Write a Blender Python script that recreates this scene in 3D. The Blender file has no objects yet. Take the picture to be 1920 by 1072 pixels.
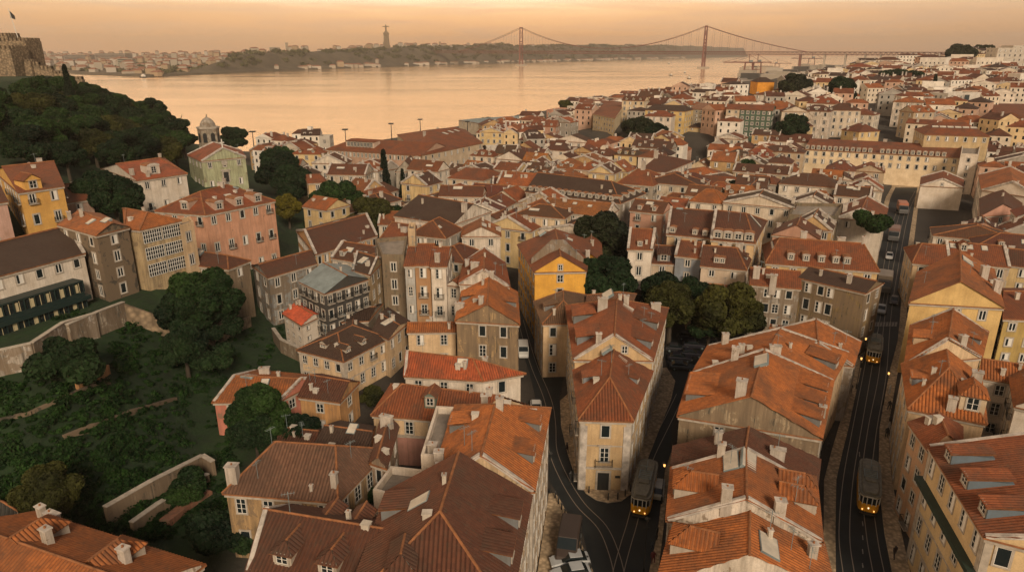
import bpy, math, random
import numpy as np
from mathutils import Vector, Matrix
R = random.Random(7)
HAZE = 0.00011
SC = bpy.context.scene
COL = SC.collection
# ---------------------------------------------------------------- camera frame (1920 px wide photograph)
F = 1300.0; TH = math.atan(439/1300.0); CT, ST = math.cos(TH), math.sin(TH); CZ = 52.0
def ray(px, py):
    u = (px-960)/F; v = (536-py)/F
    return (u, CT+v*ST, -ST+v*CT)
def P(px, py, z):
    r = ray(px, py); t = (z-CZ)/r[2]
    return (r[0]*t, r[1]*t)
def proj(x, y, z):
    d = y*CT-(z-CZ)*ST; v = y*ST+(z-CZ)*CT
    return (960+F*x/d, 536-F*v/d, d)
def sm(t):
    t = max(0., min(1., t)); return t*t*(3-2*t)
def lerp_tab(tab, k):
    if k <= tab[0][0]: return tab[0][1]
    for (a, b), (c, d) in zip(tab, tab[1:]):
        if k <= c: return b+(d-b)*(k-a)/(c-a)
    return tab[-1][1]
XB = [(0,-30),(66,-34),(95,-46),(121,-46),(150,-52),(179,-56),(230,-75),(300,-110),(373,-138),(450,-190)]
XS = [(330,-1500),(365,-700),(380,-250),(391,-107),(560,-24),(680,34),(890,165),(1300,402),(2400,992),(4500,2300),(9000,5200)]
def H(x, y):
    d = lerp_tab(XB, y)-x
    h = 0.
    if d > 0:
        h = 11*sm(d/20)*sm((y-48)/42)+lerp_tab([(95,0),(130,.35),(235,.36),(290,.6)], y)*max(0, d-30)
        h = min(h, 42)*sm((400-y)/80)
    yf = lerp_tab([(-10,380),(40,365),(100,332),(150,316),(400,305)], x)
    if y > yf and x > -10:
        thr = lerp_tab([(340,-.05),(420,.0),(520,.14),(700,.30),(1000,.53),(2000,.6)], y)
        h += (12*sm((y-yf)/28)*sm((x+10)/80)+min(28, .055*max(0, y-yf-30))*sm((x-50)/130))*sm((x/y-thr)/.11)
    e = x-lerp_tab(XS, y)
    h *= sm(e/90)
    if e < 0: h = -8*sm(-e/8)
    return h
def PG(px, py):
    r = ray(px, py); t = 20.
    if r[2] > -1e-4: r = (r[0], r[1], -1e-4)
    while t < 9000:
        z = CZ+r[2]*t
        if z <= H(r[0]*t, r[1]*t): break
        t += max(.4, t*.004)
    return (r[0]*t, r[1]*t, H(r[0]*t, r[1]*t))
def zb(px, py, by):
    """eave height of a corner seen at (px,py) whose foot would be seen at row by"""
    g = PG(px, by); r = ray(px, py); t = g[1]/r[1]
    return CZ+r[2]*t
# ---------------------------------------------------------------- materials
def newmat(name):
    m = bpy.data.materials.new(name); m.use_nodes = True
    nt = m.node_tree; b = nt.nodes['Principled BSDF']
    return m, nt, b
def N(nt, t, **k):
    n = nt.nodes.new(t)
    for a, v in k.items():
        if a.startswith('_'): setattr(n, a[1:], v)
        else: n.inputs[a.replace('9', ' ')].default_value = v
    return n
def mix(nt, fac, a, b, bt='MIX'):
    n = nt.nodes.new('ShaderNodeMix'); n.data_type = 'RGBA'; n.blend_type = bt
    for s, v in ((0, fac), (6, a), (7, b)):
        if isinstance(v, bpy.types.NodeSocket): nt.links.new(v, n.inputs[s])
        else: n.inputs[s].default_value = v
    return n.outputs[2]
def mth(nt, op, a, b=None, c=None):
    n = nt.nodes.new('ShaderNodeMath'); n.operation = op
    for i, v in enumerate((a, b, c)):
        if v is None: continue
        if isinstance(v, bpy.types.NodeSocket): nt.links.new(v, n.inputs[i])
        else: n.inputs[i].default_value = v
    return n.outputs[0]
def rampn(nt, s, lo, hi):
    n = nt.nodes.new('ShaderNodeMapRange'); n.inputs[1].default_value = lo; n.inputs[2].default_value = hi
    nt.links.new(s, n.inputs[0]); return n.outputs[0]
def noise(nt, vec, scale, detail=3., rough=.55, dist=0.):
    n = nt.nodes.new('ShaderNodeTexNoise')
    n.inputs['Scale'].default_value = scale; n.inputs['Detail'].default_value = detail
    n.inputs['Roughness'].default_value = rough; n.inputs['Distortion'].default_value = dist
    if vec is not None: nt.links.new(vec, n.inputs['Vector'])
    return n.outputs['Fac']
def objvec(nt, sc=(1,1,1)):
    """object coordinates shifted by the per-object random number"""
    tc = nt.nodes.new('ShaderNodeTexCoord'); oi = nt.nodes.new('ShaderNodeObjectInfo')
    mp = nt.nodes.new('ShaderNodeMapping'); mp.inputs['Scale'].default_value = sc
    nt.links.new(tc.outputs['Object'], mp.inputs[0])
    ad = nt.nodes.new('ShaderNodeVectorMath'); ad.operation = 'ADD'
    nt.links.new(mp.outputs[0], ad.inputs[0])
    m = mth(nt, 'MULTIPLY', oi.outputs['Random'], 57.)
    nt.links.new(m, ad.inputs[1])
    return ad.outputs[0], oi
def bump(nt, b, h, s=.3, d=.05):
    n = nt.nodes.new('ShaderNodeBump'); n.inputs['Strength'].default_value = s; n.inputs['Distance'].default_value = d
    nt.links.new(h, n.inputs['Height']); nt.links.new(n.outputs[0], b.inputs['Normal'])
MAT = {}
def plaster():
    m, nt, b = newmat('plaster'); v, oi = objvec(nt); vs, _ = objvec(nt, (1.3,1.3,.16))
    n1 = noise(nt, v, .35, 4, .6); v3, _ = objvec(nt, (3.2,3.2,.12)); n5 = noise(nt, v3, 1., 4, .6); n2 = mth(nt, 'MAXIMUM', noise(nt, vs, 1.1, 5, .65), mth(nt, 'SUBTRACT', n5, .04)); n3 = noise(nt, v, .55, 6, .7, .6); n4 = noise(nt, v, 6., 3)
    base = mix(nt, rampn(nt, n1, .3, .7), oi.outputs['Color'], mix(nt, 1., oi.outputs['Color'], (.72,.68,.62,1), 'MULTIPLY'))
    gr = oi.outputs['Alpha']
    st = mth(nt, 'MULTIPLY', rampn(nt, n2, .42, .62), mth(nt, 'ADD', mth(nt, 'MULTIPLY', mth(nt, 'POWER', gr, 1.4), .9), .06))
    c = mix(nt, st, base, (.055,.046,.034,1))
    # fallen render: patches of bare masonry
    th = mth(nt, 'SUBTRACT', .82, mth(nt, 'MULTIPLY', gr, .38))
    pt = mth(nt, 'MULTIPLY', mth(nt, 'GREATER_THAN', n3, th), .75)
    c = mix(nt, pt, c, (.17,.12,.075,1))
    c = mix(nt, mth(nt, 'MULTIPLY', rampn(nt, n4, .4, .75), .25), c, (.12,.10,.08,1))
    nt.links.new(c, b.inputs['Base Color']); b.inputs['Roughness'].default_value = .9
    bump(nt, b, n4, .25, .04); return m
def tiles():
    m, nt, b = newmat('roof_tiles'); v, oi = objvec(nt)
    tc = nt.nodes.new('ShaderNodeTexCoord'); sep = nt.nodes.new('ShaderNodeSeparateXYZ'); nt.links.new(tc.outputs['UV'], sep.inputs[0])
    cu = mth(nt, 'FLOOR', mth(nt, 'DIVIDE', sep.outputs[0], .36)); vv = mth(nt, 'DIVIDE', sep.outputs[1], .42); cv = mth(nt, 'FLOOR', vv)
    cmb = nt.nodes.new('ShaderNodeCombineXYZ'); nt.links.new(cu, cmb.inputs[0]); nt.links.new(cv, cmb.inputs[1]); nt.links.new(oi.outputs['Random'], cmb.inputs[2])
    wn = nt.nodes.new('ShaderNodeTexWhiteNoise'); nt.links.new(cmb.outputs[0], wn.inputs['Vector'])
    base = mix(nt, wn.outputs['Value'], mix(nt, 1., oi.outputs['Color'], (.8,.76,.72,1), 'MULTIPLY'), mix(nt, 1., oi.outputs['Color'], (1.1,1.1,1.08,1), 'MULTIPLY'))
    n1 = noise(nt, v, .22, 5, .65, .4); n2 = noise(nt, v, 1.4, 5, .7)
    fu = mth(nt, 'FRACT', mth(nt, 'DIVIDE', sep.outputs[0], .36)); base = mix(nt, mth(nt, 'MULTIPLY', mth(nt, 'LESS_THAN', fu, .42), .5), base, mix(nt, 1., base, (.3,.27,.25,1), 'MULTIPLY'))  # darker stripe in each tile row: valley shade painted into the colour
    c = mix(nt, mth(nt, 'MULTIPLY', rampn(nt, n1, .42, .66), .6), base, (.055,.034,.022,1))
    c = mix(nt, mth(nt, 'MULTIPLY', rampn(nt, n2, .55, .72), .55), c, (.05,.042,.026,1))
    fr = mth(nt, 'FRACT', vv); ln = mth(nt, 'MULTIPLY', mth(nt, 'LESS_THAN', fr, .16), .35)
    nt.links.new(c, b.inputs['Base Color']); b.inputs['Roughness'].default_value = .85
    hh = mth(nt, 'SUBTRACT', mth(nt, 'MULTIPLY', fr, -1.), ln)
    bump(nt, b, hh, .7, .05); return m
def simple(name, col, rough=.8, metal=0., nscale=0, namt=.4, bmp=0, vary=False, spec=None):
    m, nt, b = newmat(name)
    b.inputs['Roughness'].default_value = rough; b.inputs['Metallic'].default_value = metal
    b.inputs['Base Color'].default_value = (*col, 1)
    if spec is not None: b.inputs['Specular IOR Level'].default_value = spec
    if nscale:
        v, oi = objvec(nt); n = noise(nt, v, nscale, 5, .65)
        src = oi.outputs['Color'] if vary else (*col, 1)
        dk = mix(nt, 1., src, (1-namt,)*3+(1,), 'MULTIPLY')
        nt.links.new(mix(nt, rampn(nt, n, .35, .65), dk, src), b.inputs['Base Color'])
        if bmp: bump(nt, b, n, .5, bmp)
    elif vary:
        oi = nt.nodes.new('ShaderNodeObjectInfo'); nt.links.new(oi.outputs['Color'], b.inputs['Base Color'])
    return m
def foliage(name):
    m, nt, b = newmat(name); v, oi = objvec(nt)
    geo = nt.nodes.new('ShaderNodeNewGeometry'); n1 = noise(nt, v, .5, 4, .6)
    c = mix(nt, rampn(nt, n1, .35, .68), mix(nt, 1., oi.outputs['Color'], (.5,.55,.6,1), 'MULTIPLY'), mix(nt, 1., oi.outputs['Color'], (1.7,1.5,1.,1), 'MULTIPLY'))
    hs = nt.nodes.new('ShaderNodeHueSaturation'); nt.links.new(c, hs.inputs['Color'])
    nt.links.new(mth(nt, 'ADD', mth(nt, 'MULTIPLY', geo.outputs['Random Per Island'], .7), .65), hs.inputs['Value'])
    nt.links.new(hs.outputs[0], b.inputs['Base Color']); b.inputs['Roughness'].default_value = .75
    b.inputs['Specular IOR Level'].default_value = .15
    return m
def glowm(name, col, s):
    m, nt, b = newmat(name); b.inputs['Base Color'].default_value = (*col, 1)
    b.inputs['Emission Color'].default_value = (*col, 1); b.inputs['Emission Strength'].default_value = s; return m
def stone(name, c1, c2, sc):
    m, nt, b = newmat(name); v, oi = objvec(nt)
    vo = nt.nodes.new('ShaderNodeTexVoronoi'); vo.inputs['Scale'].default_value = sc; nt.links.new(v, vo.inputs['Vector'])
    n = noise(nt, v, .5, 6, .7)
    c = mix(nt, rampn(nt, vo.outputs['Distance'], .1, .7), (*c1, 1), (*c2, 1))
    c = mix(nt, mth(nt, 'MULTIPLY', rampn(nt, n, .45, .7), .6), c, (.07,.06,.045,1))
    nt.links.new(c, b.inputs['Base Color']); b.inputs['Roughness'].default_value = .95
    bump(nt, b, vo.outputs['Distance'], .5, .05); return m
MAT.update(
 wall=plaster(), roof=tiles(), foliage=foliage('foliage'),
 stonetrim=simple('stone_trim', (.42,.37,.31), .85, nscale=1.5, namt=.35),
 coping=simple('white_coping', (.52,.47,.42), .85, nscale=.9, namt=.55),
 frame=simple('white_frame', (.62,.6,.56), .6),
 glass=simple('window_glass', (.012,.018,.02), .12, spec=.6),
 ridge=simple('ridge_tiles', (.30,.12,.045), .85, nscale=1.2, namt=.5),
 iron=simple('black_iron', (.015,.016,.016), .6),
 metal=simple('grey_metal', (.2,.25,.26), .6, .0, nscale=.6, namt=.4),
 paint=simple('paint', (.5,.5,.5), .45, vary=True, nscale=.5, namt=.15),
 tyre=simple('tyre', (.012,.012,.012), .8),
 bark=simple('bark', (.06,.045,.03), .9, nscale=3),
 asphalt=simple('asphalt', (.012,.016,.017), .75, nscale=.35, namt=.45, bmp=.01),
 cobble=stone('cobbled_pavement', (.56,.42,.27), (.28,.21,.13), 2.2),
 rubble=stone('rubble_masonry', (.34,.25,.16), (.13,.095,.06), 1.1),
 rail=simple('tram_rail', (.26,.21,.16), .5, .3),
 mark=simple('road_paint', (.3,.28,.25), .8, nscale=3, namt=.5),
 kerb=simple('kerb_stone', (.33,.28,.22), .85, nscale=2),
 bridge=simple('bridge_paint', (.13,.03,.02), .6),
 terrace=simple('terrace_floor', (.28,.24,.2), .9, nscale=.8, namt=.35),
 lampglow=glowm('lamp_glow', (1.,.50,.14), 2.), lampwhite=glowm('lamp_white', (1.,.8,.5), 1.6),
 skylight=simple('skylight_glass', (.55,.5,.42), .6, nscale=.7, namt=.3),
)
# ---------------------------------------------------------------- mesh building
class MB:
    def __init__(s): s.v = []; s.f = []; s.m = []; s.uv = {}
    def poly(s, pts, m=0, uv=None):
        i = len(s.v); s.v += [tuple(p) for p in pts]; s.f.append(tuple(range(i, i+len(pts)))); s.m.append(m)
        if uv: s.uv[len(s.f)-1] = uv
    def box(s, x0, x1, y0, y1, z0, z1, m=0, T=None):
        c = [(x0,y0,z0),(x1,y0,z0),(x1,y1,z0),(x0,y1,z0),(x0,y0,z1),(x1,y0,z1),(x1,y1,z1),(x0,y1,z1)]
        if T: c = [tuple(T @ Vector(p)) for p in c]
        i = len(s.v); s.v += c
        for f in ((0,3,2,1),(4,5,6,7),(0,1,5,4),(1,2,6,5),(2,3,7,6),(3,0,4,7)):
            s.f.append(tuple(i+k for k in f)); s.m.append(m)
    def prism(s, pts, z0, z1, m=0, mt=None, bottom=True):
        n = len(pts)
        for k in range(n):
            a, b = pts[k], pts[(k+1) % n]
            s.poly([(a[0],a[1],z0),(b[0],b[1],z0),(b[0],b[1],z1),(a[0],a[1],z1)], m)
        s.poly([(p[0],p[1],z1) for p in pts], m if mt is None else mt)
        if bottom: s.poly([(p[0],p[1],z0) for p in reversed(pts)], m)
    def tube(s, a, b, r, n=6, m=0, r2=None):
        a = Vector(a); b = Vector(b); d = (b-a)
        if d.length < 1e-6: return
        d.normalize(); u = d.orthogonal().normalized(); w = d.cross(u); r2 = r if r2 is None else r2
        i = len(s.v)
        for q, rr in ((a, r), (b, r2)):
            for k in range(n):
                t = 2*math.pi*k/n; s.v.append(tuple(q+(u*math.cos(t)+w*math.sin(t))*rr))
        for k in range(n):
            j = (k+1) % n; s.f.append((i+k, i+j, i+n+j, i+n+k)); s.m.append(m)
        s.f.append(tuple(i+k for k in reversed(range(n)))); s.m.append(m)
        s.f.append(tuple(i+n+k for k in range(n))); s.m.append(m)
    def bar(s, a, b, w, h, m=0):
        """box beam from a to b, width w across, height h up from the line"""
        a = Vector(a); b = Vector(b); d = (b-a); L = d.length
        if L < 1e-6: return
        d.normalize(); sd = Vector((-d.y, d.x, 0)); 
        sd = sd.normalized() if sd.length > 1e-6 else Vector((1,0,0)); up = d.cross(sd) if d.cross(sd).z > 0 else sd.cross(d)
        q = [a-sd*w/2, a+sd*w/2, b+sd*w/2, b-sd*w/2]
        c = [tuple(p) for p in q]+[tuple(p+up*h) for p in q]
        i = len(s.v); s.v += c
        for f in ((0,1,2,3),(7,6,5,4),(4,5,1,0),(5,6,2,1),(6,7,3,2),(7,4,0,3)):
            s.f.append(tuple(i+k for k in f)); s.m.append(m)
    def mesh(s, name, mats, off=(0,0,0), smooth=False):
        me = bpy.data.meshes.new(name)
        ox, oy, oz = off
        me.from_pydata([(x-ox, y-oy, z-oz) for x, y, z in s.v], [], s.f)
        for mm in mats: me.materials.append(MAT[mm] if isinstance(mm, str) else mm)
        me.polygons.foreach_set('material_index', s.m)
        if s.uv:
            ul = me.uv_layers.new(name='UVMap').data
            for fi, uv in s.uv.items():
                st = me.polygons[fi].loop_start
                for k, c in enumerate(uv): ul[st+k].uv = c
        if smooth: me.polygons.foreach_set('use_smooth', [True]*len(s.f))
        me.update(); return me
def link(name, data, parent=None, loc=(0,0,0), rz=0., col=None, sc=None):
    o = bpy.data.objects.new(name, data); COL.objects.link(o); o.location = loc; o.rotation_euler = (0,0,rz)
    if parent is not None: o.parent = parent
    if col is not None: o.color = (*col[:3], col[3] if len(col) > 3 else .2)
    if sc is not None: o.scale = sc if not isinstance(sc, (int, float)) else (sc,)*3
    return o
def tag(o, label, cat, group=None):
    o['label'] = label; o['category'] = cat
    if group: o['group'] = group
    return o
def thing(name, label, cat, loc=(0,0,0), rz=0., group=None, sc=None):
    o = link(name, None, None, loc, rz, sc=sc); o.empty_display_size = .5
    return tag(o, label, cat, group)
def setting(o, kind='structure', **k):
    o['kind'] = kind
    for a, b in k.items(): o[a] = b
    return o
# ---------------------------------------------------------------- windows, balconies, chimneys, dormers (shared meshes)
CACHE = {}
def q(v, s=.15): return round(v/s)*s
def win_mesh(w, h, near, style):
    k = ('w', q(w), q(h), near, style)
    if k in CACHE: return CACHE[k]
    w, h = max(.45, q(w)), max(.45, q(h))
    a, b = MB(), MB()
    s = .16 if near else .2
    a.box(-w/2-s, w/2+s, -.09, .02, h, h+s*1.1, 0); a.box(-w/2-s, w/2+s, -.12, .02, -s*.8, 0, 0)
    a.box(-w/2-s, -w/2, -.075, .02, 0, h, 0); a.box(w/2, w/2+s, -.075, .02, 0, h, 0)
    a.box(-w/2, w/2, -.02, .015, 0, h, 1)
    t = .05 if near else .08
    f = b
    f.box(-w/2, -w/2+t, -.05, -.021, 0, h); f.box(w/2-t, w/2, -.05, -.021, 0, h)
    f.box(-w/2+t, w/2-t, -.05, -.021, 0, t); f.box(-w/2+t, w/2-t, -.05, -.021, h-t, h)
    if style != 2: f.box(-t*.8, t*.8, -.052, -.021, t, h-t)
    if near and style != 2:
        n = 3 if h > 1.5 else 2
        for i in range(1, n): f.box(-w/2+t, w/2-t, -.047, -.021, h*i/n-.02, h*i/n+.02)
    if style == 1:   # one leaf with closed white inner shutter
        f.box(t, w/2-t, -.035, -.0215, t, h-t)
    r = (a.mesh('window', ['stonetrim', 'glass']), b.mesh('window_frame', ['frame']))
    CACHE[k] = r; return r
def put_window(root, p, rz, w, h, near, style=0):
    a, b = win_mesh(w, h, near, style)
    o = link('window', a, root, p, rz); link('window_frame', b, o)
    return o
def balcony_mesh(w):
    k = ('b', q(w, .3))
    if k in CACHE: return CACHE[k]
    w = q(w, .3); a = MB(); d = .55
    a.box(-w/2, w/2, -d, -.1, -.22, -.1, 0)
    a.box(-w/2, w/2, -d, -d+.05, .78, .83, 1); a.box(-w/2, -w/2+.05, -d+.05, -.1, .78, .83, 1); a.box(w/2-.05, w/2, -d+.05, -.1, .78, .83, 1)
    n = int(w/.16)
    for i in range(n+1):
        x = -w/2+.02+(w-.04)*i/n; a.box(x-.014, x+.014, -d+.012, -d+.04, -.1, .78, 1)
    for sx in (-1, 1):
        for i in range(3): y = -d+.12+i*.15; a.box(sx*(w/2-.025)-.012, sx*(w/2-.025)+.012, y-.012, y+.012, -.1, .78, 1)
    CACHE[k] = a.mesh('balcony', ['stonetrim', 'iron']); return CACHE[k]
def chimney_mesh(kind):
    k = ('c', kind)
    if k in CACHE: return CACHE[k]
    a = MB()
    w, d, h = [(.75,.55,1.45),(1.5,.6,1.2),(.5,.5,1.3),(1.15,.9,2.1)][kind]
    a.box(-w/2, w/2, -d/2, d/2, -1.6, h, 0); a.box(-w/2-.08, w/2+.08, -d/2-.08, d/2+.08, h, h+.12, 1)
    for x in ([0.] if kind != 1 else [-w/4]):
        a.tube((x,0,h+.12), (x,0,h+.3), .1, 7, 2, .08)
    CACHE[k] = a.mesh('chimney', ['wall', 'coping', 'ridge']); return CACHE[k]
def vent_mesh():
    if 'v' not in CACHE:
        a = MB(); a.box(-.35,.35,-.3,.3,-.6,.55,0); a.box(-.42,.42,-.37,.37,.55,.63,0); CACHE['v'] = a.mesh('roof_vent', ['wall'])
    return CACHE['v']
def antenna_mesh():
    if 'an' not in CACHE:
        a = MB(); a.tube((0,0,-.4),(0,0,2.3),.03,5); a.tube((-.6,0,2.1),(.6,0,2.1),.02,4)
        for i in range(5): a.tube((-.5+i*.25,-.3,2.1),(-.5+i*.25,.3,2.1),.014,4)
        CACHE['an'] = a.mesh('antenna', ['metal'])
    return CACHE['an']
def sky_mesh(w, h):
    k = ('s', w, h)
    if k not in CACHE:
        a = MB(); a.box(-w/2-.08, w/2+.08, -h/2-.08, h/2+.08, -.3, .1, 0); a.box(-w/2, w/2, -h/2, h/2, .1, .13, 1)
        CACHE[k] = a.mesh('skylight', ['metal', 'skylight'])
    return CACHE[k]
def dormer_meshes(w, h, L, kind):
    """front face at y=0 looking towards -y, body runs back L. kind 0 gable tile roof, 1 shed, 2 white box with curved hood"""
    k = ('d', w, h, L, kind)
    if k in CACHE: return CACHE[k]
    a, r = MB(), MB()
    a.box(-w/2, w/2, 0, L, -1.5, h, 0)
    e = .22
    if kind == 0 or kind == 3:
        rh = w*.38; y0, y1 = -e, L
        if kind == 0:
            a.poly([(-w/2,0,h),(w/2,0,h),(0,0,h+rh*.9)], 0)
            pl = [[(-w/2-e,y0,h-.1),(0,y0,h+rh),(0,y1,h+rh),(-w/2-e,y1,h-.1)], [(0,y0,h+rh),(w/2+e,y0,h-.1),(w/2+e,y1,h-.1),(0,y1,h+rh)]]
            ed = [(0,1,0)]*2
        else:
            yy = w*.5
            pl = [[(-w/2-e,y0,h-.1),(0,yy,h+rh),(0,y1,h+rh),(-w/2-e,y1,h-.1)], [(0,yy,h+rh),(w/2+e,y0,h-.1),(w/2+e,y1,h-.1),(0,y1,h+rh)], [(-w/2-e,y0,h-.1),(w/2+e,y0,h-.1),(0,yy,h+rh)]]
            ed = [(0,1,0),(0,1,0),(1,0,0)]
        for p, d in zip(pl, ed): corrugate(r, p, d)
        r.tube((0,y0 if kind == 0 else yy,h+rh+.02),(0,y1,h+rh+.02),.11,6,1)
        r.poly([(-w/2-e,y0,h-.14),(-w/2-e,y1,h-.14),(w/2+e,y1,h-.14),(w/2+e,y0,h-.14)],1)
    elif kind == 1:
        corrugate(r, [(-w/2-e,-e,h-.02),(w/2+e,-e,h-.02),(w/2+e,L,h+.5),(-w/2-e,L,h+.5)], (1,0,0))
        r.poly([(-w/2-e,-e,h-.1),(-w/2-e,L,h+.4),(w/2+e,L,h+.4),(w/2+e,-e,h-.1)],1)
    else:
        n = 6; pr = []
        for i in range(n+1):
            t = math.pi*i/n; pr.append((-math.cos(t)*(w/2+.12), h+math.sin(t)*w*.2))
        for (x0,z0),(x1,z1) in zip(pr, pr[1:]): r.poly([(x0,-.15,z0),(x1,-.15,z1),(x1,L,z1),(x0,L,z0)],1)
        r.poly([(x,-.15,z) for x, z in reversed(pr)], 2)
    ms = (a.mesh('dormer', ['wall']), r.mesh('dormer_roof', ['roof', 'ridge', 'coping'])); CACHE[k] = ms; return ms
def corrugate(mb, pts, e, m=0, step=.09, amp=.1):
    """tile rows with real relief on a convex roof slope; e = direction along the eave"""
    pts = [Vector(p) for p in pts]; e = Vector(e).normalized()
    n = Vector((0,0,0))
    for i in range(len(pts)): n += pts[i].cross(pts[(i+1) % len(pts)])
    n.normalize()
    if n.z < 0: n = -n
    U = (e-n*e.dot(n)).normalized(); V = n.cross(U)
    if V.z < 0: V = -V
    o = pts[0]; p2 = [((p-o).dot(U), (p-o).dot(V)) for p in pts]; off = [(p-o).dot(n) for p in pts]
    u0 = min(p[0] for p in p2); u1 = max(p[0] for p in p2); k = max(2, int((u1-u0)/step))
    pat = [0, .8, 1, .8]; prev = None
    if k > 900: k = 900
    for i in range(k+1):
        u = u0+(u1-u0)*i/k; u = min(max(u, u0+1e-4), u1-1e-4); vs = []
        for a in range(len(p2)):
            (x0,y0),(x1,y1) = p2[a], p2[(a+1) % len(p2)]
            if (x0-u)*(x1-u) <= 0 and abs(x1-x0) > 1e-9: 
                t=(u-x0)/(x1-x0); vs.append((y0+(y1-y0)*t, off[a]+(off[(a+1)%len(p2)]-off[a])*t))
        if len(vs) < 2: continue
        lo, hi = min(vs), max(vs); h = pat[i % 4]*amp
        cur = (o+U*u+V*lo[0]+n*(lo[1]+h), o+U*u+V*hi[0]+n*(hi[1]+h), u, lo[0], hi[0])
        if prev:
            mb.poly([prev[0], cur[0], cur[1], prev[1]], m, [(prev[2],prev[3]),(cur[2],cur[3]),(cur[2],cur[4]),(prev[2],prev[4])])
        prev = cur
def flat_slope(mb, pts, e, m=0):
    p = [Vector(a) for a in pts]; e = Vector(e).normalized(); n = (p[1]-p[0]).cross(p[2]-p[0])
    n = n.normalized() if n.length > 1e-9 else Vector((0,0,1)); V = n.cross(e)
    mb.poly(pts, m, [((a-p[0]).dot(e), (a-p[0]).dot(V)) for a in p])
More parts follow.
